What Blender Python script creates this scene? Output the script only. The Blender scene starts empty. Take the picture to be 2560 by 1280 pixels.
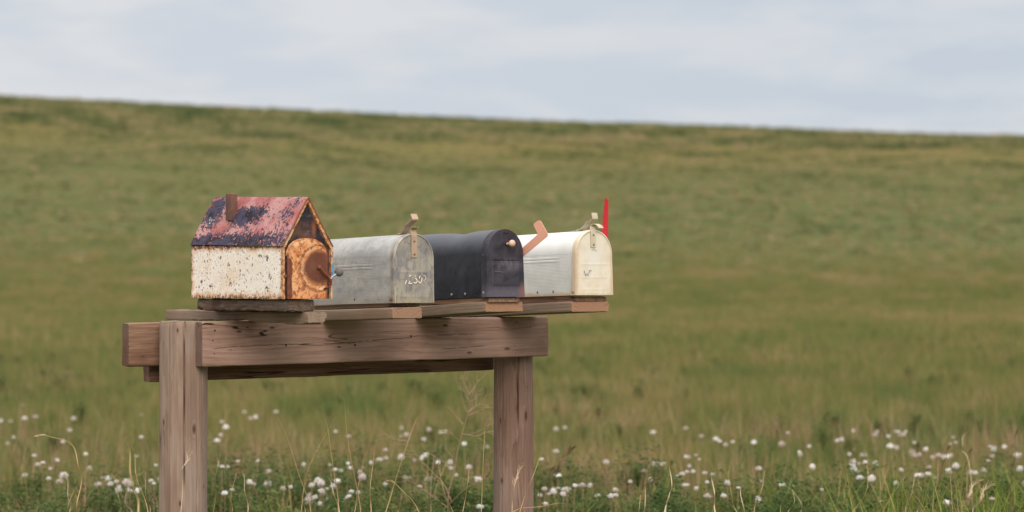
import bpy, bmesh, math, random
import numpy as np
from mathutils import Vector, Matrix, noise
C = bpy.context.scene
R = math.radians
random.seed(7); rng = np.random.default_rng(7)

# ------------------------------------------------------------------ camera
EYE = 1.15
cam = bpy.data.objects.new('camera', bpy.data.cameras.new('camera'))
C.collection.objects.link(cam); C.camera = cam
cam.location = (0, 0, EYE); cam.rotation_euler = (R(90), 0, 0)
cam.data.sensor_width = 36; cam.data.lens = 36*5200/2560
cam.data.shift_y = 50/2560
cam.data.clip_start = .05; cam.data.clip_end = 3000
cam.data.dof.use_dof = True; cam.data.dof.focus_distance = 6.55; cam.data.dof.aperture_fstop = 2.8

# ------------------------------------------------------------------ colour helper
def hx(s, g=1.0):
    s = s.lstrip('#'); o = []
    for i in (0, 2, 4):
        v = int(s[i:i+2], 16)/255
        o.append((v/12.92 if v <= .04045 else ((v+.055)/1.055)**2.4)*g)
    return (*o, 1)

# ------------------------------------------------------------------ node helper
class NT:
    def __init__(s, tree): s.t = tree; s.n = tree.nodes; s.l = tree.links
    def new(s, typ, **kw):
        nd = s.n.new(typ)
        for k, v in kw.items(): setattr(nd, k, v)
        return nd
    def put(s, sock, v):
        if isinstance(v, bpy.types.NodeSocket): s.l.new(v, sock)
        elif v is not None: sock.default_value = v
    def coord(s): return s.new('ShaderNodeTexCoord').outputs['Object']
    def mapv(s, v, scale=(1,1,1), loc=(0,0,0), rot=(0,0,0)):
        m = s.new('ShaderNodeMapping'); s.put(m.inputs['Vector'], v)
        m.inputs['Scale'].default_value = scale; m.inputs['Location'].default_value = loc; m.inputs['Rotation'].default_value = rot
        return m.outputs[0]
    def noise(s, v, scale=5, detail=4, rough=.55, dist=0, color=False):
        m = s.new('ShaderNodeTexNoise'); s.put(m.inputs['Vector'], v)
        m.inputs['Scale'].default_value = scale; m.inputs['Detail'].default_value = detail
        m.inputs['Roughness'].default_value = rough; m.inputs['Distortion'].default_value = dist
        return m.outputs['Color' if color else 'Fac']
    def voro(s, v, scale=20, rand=1, feature='F1', out='Distance'):
        m = s.new('ShaderNodeTexVoronoi', feature=feature); s.put(m.inputs['Vector'], v)
        m.inputs['Scale'].default_value = scale; m.inputs['Randomness'].default_value = rand
        return m.outputs[out]
    def math(s, op, a, b=0.0, c=None, clamp=False):
        m = s.new('ShaderNodeMath', operation=op, use_clamp=clamp)
        s.put(m.inputs[0], a); s.put(m.inputs[1], b)
        if c is not None: s.put(m.inputs[2], c)
        return m.outputs[0]
    def add(s, a, b): return s.math('ADD', a, b)
    def sub(s, a, b): return s.math('SUBTRACT', a, b)
    def mul(s, a, b): return s.math('MULTIPLY', a, b)
    def step(s, v, a, b):                        # smooth 0..1 between a and b (b may be < a)
        m = s.new('ShaderNodeMapRange', interpolation_type='SMOOTHSTEP')
        s.put(m.inputs[0], v)
        if a <= b: m.inputs[1].default_value = a; m.inputs[2].default_value = b
        else:
            m.inputs[1].default_value = b; m.inputs[2].default_value = a
            m.inputs[3].default_value = 1; m.inputs[4].default_value = 0
        return m.outputs[0]
    def mix(s, f, a, b, mode='MIX'):
        m = s.new('ShaderNodeMix', data_type='RGBA', blend_type=mode)
        s.put(m.inputs[0], f); s.put(m.inputs[6], a); s.put(m.inputs[7], b)
        return m.outputs[2]
    def sep(s, v):
        m = s.new('ShaderNodeSeparateXYZ'); s.put(m.inputs[0], v); return m.outputs
    def comb(s, x, y, z):
        m = s.new('ShaderNodeCombineXYZ'); s.put(m.inputs[0], x); s.put(m.inputs[1], y); s.put(m.inputs[2], z); return m.outputs[0]
    def blob(s, v, cen, rad):                    # 1 at cen, 0 outside radii
        m = s.new('ShaderNodeVectorMath', operation='SUBTRACT'); s.put(m.inputs[0], v); m.inputs[1].default_value = cen
        d = s.new('ShaderNodeVectorMath', operation='DIVIDE'); s.put(d.inputs[0], m.outputs[0]); d.inputs[1].default_value = rad
        l = s.new('ShaderNodeVectorMath', operation='LENGTH'); s.put(l.inputs[0], d.outputs[0])
        return s.math('SUBTRACT', 1.0, l.outputs['Value'], clamp=True)
    def bump(s, h, strength=.5, dist=.002):
        m = s.new('ShaderNodeBump'); s.put(m.inputs['Height'], h)
        m.inputs['Strength'].default_value = strength; m.inputs['Distance'].default_value = dist
        return m.outputs[0]

def material(name, build):
    m = bpy.data.materials.new(name); m.use_nodes = True
    t = NT(m.node_tree); p = m.node_tree.nodes['Principled BSDF']
    r = build(t)
    for k, v in r.items():
        if k in ('Base Color', 'Roughness', 'Metallic', 'Normal', 'Specular IOR Level'): t.put(p.inputs[k], v)
    p.inputs['Specular IOR Level'].default_value = r.get('spec', .4)
    return m

# ------------------------------------------------------------------ world: thin overcast
W = bpy.data.worlds.new('World'); C.world = W; W.use_nodes = True
t = NT(W.node_tree); bg = W.node_tree.nodes['Background']
SUN_DIR = Vector((.20, -.95, .72)).normalized()        # towards the sun
sky = t.new('ShaderNodeTexSky', sky_type='NISHITA', sun_disc=False)
sky.sun_elevation = math.asin(SUN_DIR.z); sky.sun_rotation = math.atan2(SUN_DIR.x, SUN_DIR.y)
sky.air_density = 1.0; sky.dust_density = 2.0
tc = t.new('ShaderNodeTexCoord').outputs['Generated']
sx, sy, sz = t.sep(tc)
v1 = t.mapv(tc, (4.6, 4.6, 17), (3.1, .6, 2.2), (0, R(-4), 0))
warp = t.mix(.06, v1, t.noise(v1, 1.6, 3, .5, 0, True))
n1 = t.noise(warp, 1.7, 7, .52, .25)
n2 = t.noise(t.mapv(tc, (9, 9, 40), (1, 5, 0), (0, R(-5), 0)), 1.2, 6, .55, .3)
cl = t.step(t.add(t.mul(n1, .8), t.mul(n2, .28)), .45, .62)
base = t.mix(t.step(t.sub(sx, 0), -.3, .3), hx('d4dae3'), hx('cbd4df'))
cld = t.mix(t.step(t.add(sz, t.mul(sx, -.25)), .02, .2), hx('dadee4'), hx('e3e4e7'))
col = t.mix(cl, base, cld)
lift = t.add(.99, t.mul(t.step(sz, .16, .8), 1.35))     # overcast skies are brighter overhead
col = t.mix(t.step(sz, .15, .8), col, hx('dcd8d6'))
colu = t.new('ShaderNodeVectorMath', operation='SCALE'); t.put(colu.inputs[0], col); t.put(colu.inputs['Scale'], lift)
nis = t.new('ShaderNodeVectorMath', operation='SCALE'); t.put(nis.inputs[0], sky.outputs[0]); nis.inputs['Scale'].default_value = .06
t.put(bg.inputs[0], t.mix(.92, nis.outputs[0], colu.outputs[0])); bg.inputs[1].default_value = 1.0

sun = bpy.data.objects.new('sun', bpy.data.lights.new('sun', 'SUN')); C.collection.objects.link(sun)
sun.data.energy = 2.4; sun.data.angle = R(38); sun.data.color = (1, .90, .80)
sun.rotation_euler = SUN_DIR.to_track_quat('Z', 'Y').to_euler()
C.view_settings.view_transform = 'Standard'; C.view_settings.look = 'None'
C.view_settings.gamma = 1; C.view_settings.exposure = 0.0
try:
    C.cycles.use_denoising = True; C.cycles.max_bounces = 6; C.cycles.transparent_max_bounces = 6
except Exception: pass

# ------------------------------------------------------------------ object helpers
def tag(o, label=None, cat=None, group=None, kind=None):
    for k, v in (('label', label), ('category', cat), ('group', group), ('kind', kind)):
        if v: o[k] = v
    return o
def empty(name, loc, rot=(0,0,0)):
    o = bpy.data.objects.new(name, None); C.collection.objects.link(o); o.location = loc; o.rotation_euler = rot
    o.empty_display_size = .05
    return o
def obj(name, verts, faces, mat, parent=None, smooth=False, loc=None, rot=None, mats=None, fm=None):
    me = bpy.data.meshes.new(name); me.from_pydata([tuple(v) for v in verts], [], faces); me.update()
    if mats:
        for m in mats: me.materials.append(m)
        me.polygons.foreach_set('material_index', fm)
    elif mat: me.materials.append(mat)
    bm = bmesh.new(); bm.from_mesh(me); bmesh.ops.recalc_face_normals(bm, faces=bm.faces); bm.to_mesh(me); bm.free()
    if smooth:
        me.polygons.foreach_set('use_smooth', [True]*len(me.polygons))
        if smooth != 'all':
            try: me.set_sharp_from_angle(angle=R(35))
            except Exception: pass
    o = bpy.data.objects.new(name, me); C.collection.objects.link(o)
    if parent: o.parent = parent
    if loc is not None: o.location = loc
    if rot is not None: o.rotation_euler = rot
    return o

class MB:
    def __init__(s): s.v = []; s.f = []
    def addm(s, v, f):
        b = len(s.v); s.v += [Vector(p) for p in v]; s.f += [tuple(i+b for i in q) for q in f]
    def box(s, c, d, bev=0.0, rot=None):
        bm = bmesh.new(); bmesh.ops.create_cube(bm, size=1)
        for v in bm.verts: v.co = Vector((v.co.x*d[0], v.co.y*d[1], v.co.z*d[2]))
        if bev: bmesh.ops.bevel(bm, geom=bm.edges[:], offset=bev, segments=2, profile=.7, affect='EDGES')
        M = (Matrix.Translation(c) @ rot.to_4x4()) if rot else Matrix.Translation(c)
        bm.verts.index_update()
        s.addm([M @ v.co for v in bm.verts], [[v.index for v in f.verts] for f in bm.faces]); bm.free()
    def tube(s, pts, rad, n=8, caps=True):
        pts = [Vector(p) for p in pts]
        if not hasattr(rad, '__len__'): rad = [rad]*len(pts)
        up = None; rings = []
        for i, p in enumerate(pts):
            d = (pts[min(i+1, len(pts)-1)]-pts[max(i-1, 0)]).normalized()
            if up is None: up = Vector((0,0,1)) if abs(d.z) < .9 else Vector((1,0,0))
            a = d.cross(up).normalized(); up = a.cross(d).normalized()
            rings.append([p+rad[i]*(math.cos(k*2*math.pi/n)*a+math.sin(k*2*math.pi/n)*up) for k in range(n)])
        f = []
        for i in range(len(pts)-1):
            for k in range(n): f.append((i*n+k, i*n+(k+1)%n, (i+1)*n+(k+1)%n, (i+1)*n+k))
        if caps: f.append(tuple(range(n))[::-1]); f.append(tuple((len(pts)-1)*n+k for k in range(n)))
        s.addm([v for r in rings for v in r], f)
    def ribbon(s, pts, w, th):                   # strip swept along pts, w = width vector
        pts = [Vector(p) for p in pts]; w = Vector(w); v = []; f = []
        for i, p in enumerate(pts):
            d = (pts[min(i+1, len(pts)-1)]-pts[max(i-1, 0)]).normalized()
            nn = d.cross(w.normalized()).normalized()*th/2
            v += [p-w/2-nn, p+w/2-nn, p+w/2+nn, p-w/2+nn]
        for i in range(len(pts)-1):
            for k in range(4): f.append((i*4+k, i*4+(k+1)%4, i*4+4+(k+1)%4, i*4+4+k))
        f += [(3,2,1,0), tuple(len(pts)*4-4+k for k in range(4))]
        s.addm(v, f)
    def plate(s, poly, T, th):                   # poly (a,b) extruded th ; T(a,b,c)->vector
        n = len(poly)
        s.addm([T(a, b, 0) for a, b in poly]+[T(a, b, th) for a, b in poly],
               [tuple(range(n)), tuple(range(n, 2*n))[::-1]]+[(i, (i+1)%n, n+(i+1)%n, n+i) for i in range(n)])
    def disc(s, c, nrm, r, h, n=12, dome=0.0):   # rivet: short cylinder with a domed cap
        nrm = Vector(nrm).normalized(); c = Vector(c)
        pts = [c, c+nrm*h*.6, c+nrm*h*.9, c+nrm*h]
        s.tube(pts, [r, r, r*.75, r*.3], n)
    def ball(s, c, r, seg=20, sc=(1,1,1)):
        bm = bmesh.new(); bmesh.ops.create_uvsphere(bm, u_segments=seg, v_segments=seg//2+2, radius=r)
        bm.verts.index_update()
        s.addm([Vector(c)+Vector((v.co.x*sc[0], v.co.y*sc[1], v.co.z*sc[2])) for v in bm.verts], [[v.index for v in f.verts] for f in bm.faces]); bm.free()
    def build(s, name, mat, parent=None, smooth=True, **k): return obj(name, s.v, s.f, mat, parent, smooth, **k)

# ------------------------------------------------------------------ frame of the stand: s along the beam, k towards the road
TH = R(39); RV = Vector((math.cos(TH), math.sin(TH), 0)); NV = Vector((math.sin(TH), -math.cos(TH), 0))
P0 = Vector((-1.003, 6.35, 0))
def sk(s, k, z): return P0+RV*s+NV*k+Vector((0, 0, z))
def at(px, py, Y): return Vector(((px-1280)*Y/5200, Y, EYE-(py-690)*Y/5200))

# ------------------------------------------------------------------ terrain
def crest(x):                                     # height of the hill's crest as a function of x
    X = np.clip(x, -260, 260)
    return 1.15 + 24.35 - .0470*X + .000075*X*X
def ground_z(x, y):
    x = np.asarray(x, float); y = np.asarray(y, float)
    z = .018*np.sin(x*.9+1.3)*np.cos(y*.7)+.03*np.sin(x*.21+y*.13)
    yy = y + x*.06
    tt = np.clip((yy-72)/(330-72), 0, 1)
    prof = .55*tt**1.25+.45*(3*tt*tt-2*tt**3)
    z = z*np.clip(y/8, 0, 1)*np.clip(1-(y-60)/60, .2, 1) + crest(x)*prof + np.clip(tt*6, 0, 1)*(.5*np.sin(x*.035+y*.02)+.35*np.sin(x*.09-y*.05+2))*np.clip((330-yy)/60, 0, 1)
    far = np.clip(yy-330, 0, None)
    return z - .0022*far**1.6*.35
ys = np.concatenate([np.linspace(-30, 20, 60), np.linspace(20.6, 90, 110), np.linspace(91, 340, 170), np.linspace(345, 900, 50)])
us = np.linspace(-1, 1, 161); V = []; Fc = []
for y in ys:
    half = 40+max(y, 0)*1.05
    xs = us*half; zs = ground_z(xs, np.full_like(xs, y))
    V += [(float(a), float(y), float(b)) for a, b in zip(xs, zs)]
nx = len(us)
for j in range(len(ys)-1):
    for i in range(nx-1): Fc.append((j*nx+i, j*nx+i+1, (j+1)*nx+i+1, (j+1)*nx+i))

def field_mask(t, pos):
    """olive/green/tan patchwork shared by the soil sheet and the blades standing on it"""
    x, y, z = t.sep(pos)
    big = t.noise(t.mapv(pos, (.011, .03, 0), (3, 1, 0)), 1, 4, .55, .4)
    mid = t.noise(t.mapv(pos, (.12, .22, 0), (8, 2, 0)), 1, 5, .6, .3)
    return big, mid, y
def m_ground(t):
    g = t.new('ShaderNodeNewGeometry').outputs['Position']
    big, mid, y = field_mask(t, g)
    fine = t.noise(t.mapv(g, (1, 1.6, 1)), 1.1, 6, .65)
    green, olive, tan = hx('545a31'), hx('65613a'), hx('6e6345')
    c = t.mix(t.step(t.add(t.mul(big, .7), t.mul(mid, .35)), .44, .62), green, olive)
    c = t.mix(t.mul(t.step(mid, .52, .74), .55), c, tan)
    f2 = t.noise(t.mapv(g, (2.2, .9, 1)), .7, 5, .7)
    c = t.mix(t.mul(t.step(f2, .55, .70), .45), c, hx('454f2c'))
    c = t.mix(t.mul(t.step(f2, .45, .32), .4), c, hx('7c7350'))
    # lush belt on the lower hill, paler band above it
    belt = t.mul(t.step(y, 70, 100), t.step(y, 225, 165))
    c = t.mix(t.mul(belt, .55), c, hx('56603a'))
    band = t.mul(t.step(y, 205, 240), t.step(y, 300, 262))
    c = t.mix(t.mul(band, t.mul(t.step(t.add(big, t.mul(mid, .3)), .45, .7), .85)), c, hx('6d6539'))
    c = t.mix(t.mul(t.step(fine, .58, .8), .35), c, hx('3c4a24'))
    c = t.mix(t.mul(t.step(fine, .42, .25), .3), c, hx('83764c'))
    return {'Base Color': c, 'Roughness': .95, 'spec': .05, 'Normal': t.bump(fine, .5, .25)}
MG = material('field soil and turf', m_ground)
gnd = obj('ground', V, Fc, MG, smooth='all'); gnd['kind'] = 'structure'

# ------------------------------------------------------------------ vegetation scattered over the field
def veg_mat(name, stops, trans=.35, usecol=True):
    """stops: colours blended by the per-tuft value 'col' (0..1) with random spread"""
    m = bpy.data.materials.new(name); m.use_nodes = True; t = NT(m.node_tree); m.node_tree.nodes.clear()
    out = t.new('ShaderNodeOutputMaterial')
    a = t.new('ShaderNodeAttribute', attribute_type='INSTANCER' if usecol else 'GEOMETRY', attribute_name='col').outputs['Fac']
    b = t.new('ShaderNodeAttribute', attribute_type='GEOMETRY', attribute_name='bl').outputs['Fac']
    f = t.math('ADD', a, t.mul(t.sub(b, .5), .5), clamp=True)
    r = t.new('ShaderNodeValToRGB'); e = r.color_ramp.elements
    for i, (p, cc) in enumerate(stops):
        if i < 2: e[i].position = p; e[i].color = cc
        else:
            q = e.new(p); q.color = cc
    t.put(r.inputs[0], f)
    d = t.new('ShaderNodeBsdfDiffuse'); t.put(d.inputs[0], r.outputs[0])
    tr = t.new('ShaderNodeBsdfTranslucent'); t.put(tr.inputs[0], r.outputs[0])
    mx = t.new('ShaderNodeMixShader'); mx.inputs[0].default_value = trans
    t.put(mx.inputs[1], d.outputs[0]); t.put(mx.inputs[2], tr.outputs[0]); t.put(out.inputs[0], mx.outputs[0])
    return m
def scatter(name, templates, mat, pts, pv, sc, rot, col, label=None, **kw):
    """templates: list of (verts, faces, blade_value per vertex). One object; geometry nodes put a template on every loose point."""
    V = []; F = []; T = []; B = []
    for i, (v, f, b) in enumerate(templates):
        o = len(V); V += v; F += [tuple(q+o for q in g) for g in f]; T += [i]*len(v); B += b
    nT = len(V); n = len(pts)
    V = np.concatenate([np.array(V, float), np.asarray(pts, float)])
    me = bpy.data.meshes.new(name); me.from_pydata(V.tolist(), [], F); me.materials.append(mat)
    me.polygons.foreach_set('use_smooth', [True]*len(me.polygons))
    def at_(nm, typ, key, dat):
        a = me.attributes.new(nm, typ, 'POINT'); a.data.foreach_set(key, np.asarray(dat).ravel())
    at_('tid', 'INT', 'value', np.array(T+[-1]*n, np.int32))
    at_('pv', 'INT', 'value', np.concatenate([np.zeros(nT), pv]).astype(np.int32))
    at_('sc', 'FLOAT_VECTOR', 'vector', np.concatenate([np.ones((nT, 3)), sc]).astype(np.float32))
    at_('rt', 'FLOAT_VECTOR', 'vector', np.concatenate([np.zeros((nT, 3)), rot]).astype(np.float32))
    at_('col', 'FLOAT', 'value', np.concatenate([np.full(nT, .5), col]).astype(np.float32))
    at_('bl', 'FLOAT', 'value', np.array(B+[0]*n, np.float32))
    o = bpy.data.objects.new(name, me); C.collection.objects.link(o)
    ng = bpy.data.node_groups.new(name, 'GeometryNodeTree')
    ng.interface.new_socket('Geometry', in_out='INPUT', socket_type='NodeSocketGeometry')
    ng.interface.new_socket('Geometry', in_out='OUTPUT', socket_type='NodeSocketGeometry')
    N = ng.nodes; L = ng.links; gi = N.new('NodeGroupInput'); go = N.new('NodeGroupOutput')
    def named(nm, typ):
        a = N.new('GeometryNodeInputNamedAttribute'); a.data_type = typ; a.inputs[0].default_value = nm; return a.outputs[0]
    tid = named('tid', 'INT')
    def sepg(k):
        c = N.new('FunctionNodeCompare'); c.data_type = 'INT'; c.operation = 'EQUAL'
        ii = [s for s in c.inputs if s.type == 'INT']; L.new(tid, ii[0]); ii[1].default_value = k
        s = N.new('GeometryNodeSeparateGeometry'); L.new(gi.outputs[0], s.inputs[0]); L.new(c.outputs[0], s.inputs[1]); return s.outputs[0]
    g2i = N.new('GeometryNodeGeometryToInstance')
    for k in range(len(templates)): L.new(sepg(k), g2i.inputs[0])
    iop = N.new('GeometryNodeInstanceOnPoints'); L.new(sepg(-1), iop.inputs['Points']); L.new(g2i.outputs[0], iop.inputs['Instance'])
    iop.inputs['Pick Instance'].default_value = True; L.new(named('pv', 'INT'), iop.inputs['Instance Index'])
    L.new(named('rt', 'FLOAT_VECTOR'), iop.inputs['Rotation']); L.new(named('sc', 'FLOAT_VECTOR'), iop.inputs['Scale'])
    L.new(iop.outputs[0], go.inputs[0])
    md = o.modifiers.new('scatter', 'NODES'); md.node_group = ng
    tag(o, label, **kw); return o

def blade(v, f, b, base, h, w, lean, az, bend, val, seg=4):
    o = len(v); ax = Vector((math.cos(az), math.sin(az), 0)); sd = Vector((-math.sin(az), math.cos(az), 0))
    for i in range(seg+1):
        u = i/seg; p = Vector(base)+ax*(lean*h*u+bend*h*u*u)+Vector((0, 0, h*(u-.35*bend*u*u)))
        ww = w*(1-u**1.6)*.5+.0002
        v += [tuple(p-sd*ww), tuple(p+sd*ww)]; b += [val, val]
    for i in range(seg): f.append((o+2*i, o+2*i+1, o+2*i+3, o+2*i+2))
def tuft(n, spread, h0, h1, w0, w1, seed, dry=.15, seg=4):
    r = random.Random(seed); v = []; f = []; b = []
    for _ in range(n):
        a = r.uniform(0, 6.283); d = spread*math.sqrt(r.random())
        blade(v, f, b, (d*math.cos(a), d*math.sin(a), -.01), r.uniform(h0, h1), r.uniform(w0, w1), r.uniform(0, .3), r.uniform(0, 6.283), r.uniform(0, .5),
              1.0 if r.random() < dry else r.uniform(.1, .7), seg)
    return v, f, b
def leafy(seed, h=.2, nst=7, leaf=.011):
    """low clover / alfalfa plant: thin stems carrying leaflets in threes"""
    r = random.Random(seed); v = []; f = []; b = []
    for _ in range(nst):
        az = r.uniform(0, 6.283); lean = r.uniform(.05, .55); hh = h*r.uniform(.55, 1)
        blade(v, f, b, (r.uniform(-.03, .03), r.uniform(-.03, .03), -.01), hh, .003, lean, az, .1, .45, 2)
        for k in range(r.randint(8, 13)):
            u = r.uniform(.25, 1.0)
            c = Vector((math.cos(az)*lean*hh*u, math.sin(az)*lean*hh*u, hh*u))+Vector((r.gauss(0, .012), r.gauss(0, .012), r.gauss(0, .006)))
            a0 = r.uniform(0, 6.283); val = r.uniform(0, .75)
            for q in range(3):
                a = a0+q*2.094; s = leaf*r.uniform(.7, 1.25); dz = r.uniform(-.2, .6)
                d = Vector((math.cos(a), math.sin(a), dz)).normalized(); sd = Vector((-math.sin(a), math.cos(a), r.uniform(-.3, .3)))
                o = len(v)
                v += [tuple(c), tuple(c+d*s*.7+sd*s*.42), tuple(c+d*s*1.5), tuple(c+d*s*.7-sd*s*.42)]; b += [val]*4
                f.append((o, o+1, o+2, o+3))
    return v, f, b
def field_points(y0, y1, dens, margin=1.5, wid=.42, power=1.0, seed=1):
    r = np.random.default_rng(seed)
    area = wid*(y1**2-y0**2)+2*margin*(y1-y0); n = int(area*dens)
    y = np.sqrt(r.uniform(y0**2, y1**2, n*2)) if power == 1 else y0*(y1/y0)**r.uniform(0, 1, n*2)
    x = r.uniform(-1, 1, n*2)*(wid*y+margin)
    return x[:n], y[:n], r
def vnoise(x, y, s, seed=0):
    out = np.empty(len(x))
    for i in range(len(x)): out[i] = noise.noise(Vector((x[i]*s+seed*13.7, y[i]*s*1.4+seed*3.1, seed*1.7)))
    return out
def spread(x, y, r, s0, s1, hs=1.0):
    n = len(x); z = ground_z(x, y)
    P = np.stack([x, y, z], 1); s = r.uniform(s0, s1, n)
    sc = np.stack([s, s, s*r.uniform(.75, 1.25, n)*hs], 1)
    rot = np.stack([r.normal(0, .08, n), r.normal(0, .08, n), r.uniform(0, 6.283, n)], 1)
    return P, sc, rot

GRASS = [(0, hx('52693a')), (1, hx('b6a07e')), (.35, hx('787f4c')), (.62, hx('8c8151')), (.82, hx('9c8763'))]
MGR = veg_mat('field grass', GRASS)
# near turf, clumps of real blades
x, y, r = field_points(3.0, 30, 46, 1.2, seed=3)
keep = r.uniform(0, 1, len(x)) < np.where(y < 8.2, .35, 1); x, y = x[keep], y[keep]
P, sc, rot = spread(x, y, r, .55, 1.15)
n1 = vnoise(x, y, .8, 1); n2 = vnoise(x, y, .12, 2)
n3 = vnoise(x, y, 2.2, 31)
col = np.clip(.43+n1*.45+n3*.3+n2*.15+r.normal(0, .1, len(x)), 0, .9)
scatter('grass', [tuft(26, .10, .08, .26, .0025, .0055, 10+i, .10) for i in range(6)], MGR, P, r.integers(0, 6, len(x)), sc, rot, col,
        'low field grass of mixed green and tan blades around the posts', cat='grass', kind='stuff')
# the field beyond, bigger tufts
x, y, r = field_points(26, 125, 7.5, 3, seed=4)
keep = r.uniform(0, 1, len(x)) < np.clip((128-y)/60, 0, 1); x, y = x[keep], y[keep]
P, sc, rot = spread(x, y, r, .8, 1.5)
n1 = vnoise(x, y, .35, 3); n2 = vnoise(x, y, .06, 4)
n3 = vnoise(x, y, 1.1, 33)
col = np.clip(.51+n1*.40+n3*.35+n2*.18+r.normal(0, .10, len(x)), 0, .9)
scatter('grass', [tuft(34, .28, .08, .24, .008, .016, 40+i, .15, 3) for i in range(5)], MGR, P, r.integers(0, 5, len(x)), sc, rot, col,
        'olive grass of the flat field reaching back to the foot of the hill', cat='grass', kind='stuff')
MSC = veg_mat('hillside scrub', [(0, hx('46573a')), (.18, hx('657347')), (1, hx('af9a79')), (.4, hx('828457')), (.7, hx('9a9168'))])
# hillside scrub: low dark forbs, thick near the crest
x, y, r = field_points(100, 352, 2.0, 12, seed=5)
n1 = vnoise(x, y, .13, 5); n2 = vnoise(x, y, .03, 6)
ye = y + x*.06
p = .42*np.clip((y-95)/40, 0, 1)+.25*np.clip((ye-225)/70, 0, 1)+n1*.7*np.clip((ye-150)/80, .35, 1)+n2*.12
keep = r.uniform(0, 1, len(x)) < p
x, y = x[keep], y[keep]; n1 = n1[keep]; ye = ye[keep]
P, sc, rot = spread(x, y, r, .5, 1.4)
sc *= np.where(ye > 245, r.uniform(1.1, 2.3, len(x)), 1.0)[:, None]; sc[:, 2] *= np.where(ye > 240, .9, .7)
col = np.clip(.42-n1*.7*np.clip((ye-150)/80, .3, 1)-.16*np.clip((ye-255)/40, 0, 1)+r.normal(0, .22, len(x))+.1, 0, 1)
scatter('hillside_scrub', [tuft(44, .38, .10, .42, .035, .08, 60+i, .25, 2) for i in range(5)], MSC, P, r.integers(0, 5, len(x)), sc*np.array([1, 1, .8]), rot, col,
        'dark scrubby tufts dotted over the upper hillside', cat='scrub', kind='stuff')
# clover / alfalfa at the near edge of the field
MCL = veg_mat('clover leaves', [(0, hx('435836')), (1, hx('9b926a')), (.4, hx('607143')), (.7, hx('7d8754'))], .35)
x, y, r = field_points(6.6, 12.4, 95, .8, seed=8)
n1 = vnoise(x, y, .9, 7); n2 = vnoise(x, y, 2.3, 8)
lim = .75-np.clip((y-8.5)/2.5, 0, 1)*1.0
keep = (r.uniform(0, 1, len(x)) < lim+n1*.9+n2*.5)
x, y = x[keep], y[keep]
P, sc, rot = spread(x, y, r, .7, 1.25)
sc[:, 2] *= np.clip(1.15-(7.9-P[:, 1])*.28, .4, 1.15)
scatter('clover', [leafy(80+i, .2, 8, .0125) for i in range(6)], MCL, P, r.integers(0, 6, len(x)), sc, rot, np.clip(.35+r.normal(0, .18, len(x)), 0, 1),
        'dark green clover carpet along the near edge of the field', cat='clover', kind='stuff')
# a few leafy clumps further out
x, y, r = field_points(12, 34, 5.5, 1, seed=9)
n1 = vnoise(x, y, .45, 9); keep = n1+r.normal(0, .12, len(x)) > .20; x, y = x[keep], y[keep]
P, sc, rot = spread(x, y, r, .7, 1.35, .8)
scatter('weed_clumps', [leafy(90+i, .2, 9, .014) for i in range(4)], MCL, P, r.integers(0, 4, len(x)), sc, rot, np.clip(.35+r.normal(0, .15, len(x)), 0, 1),
        'dark leafy weeds in loose patches across the middle of the field', cat='weeds', kind='stuff')
# tall bright blades in the right foreground
x, y, r = field_points(6.4, 9.4, 30, .2, seed=12)
pxx = 1280+5200*x/y
keep = r.uniform(0, 1, len(x)) < np.clip((pxx-1750)/600, 0, 1)*.55+.05; x, y = x[keep], y[keep]
P, sc, rot = spread(x, y, r, .8, 1.3)
sc[:, 2] = np.clip((1.15-.092*P[:, 1])/.55, .3, 1.3)*r.uniform(.7, 1.06, len(x))
scatter('tall_grass', [tuft(16, .05, .28, .6, .003, .0075, 120+i, .35, 6) for i in range(5)],
        veg_mat('tall grass', [(0, hx('4f6b2b')), (1, hx('b69d74')), (.4, hx('74893a')), (.7, hx('939150'))]), P, r.integers(0, 5, len(x)), sc, rot, np.clip(.4+r.normal(0, .25, len(x)), 0, 1),
        'long lime green blades crowding the lower right corner', cat='tall grass', kind='stuff')

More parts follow.
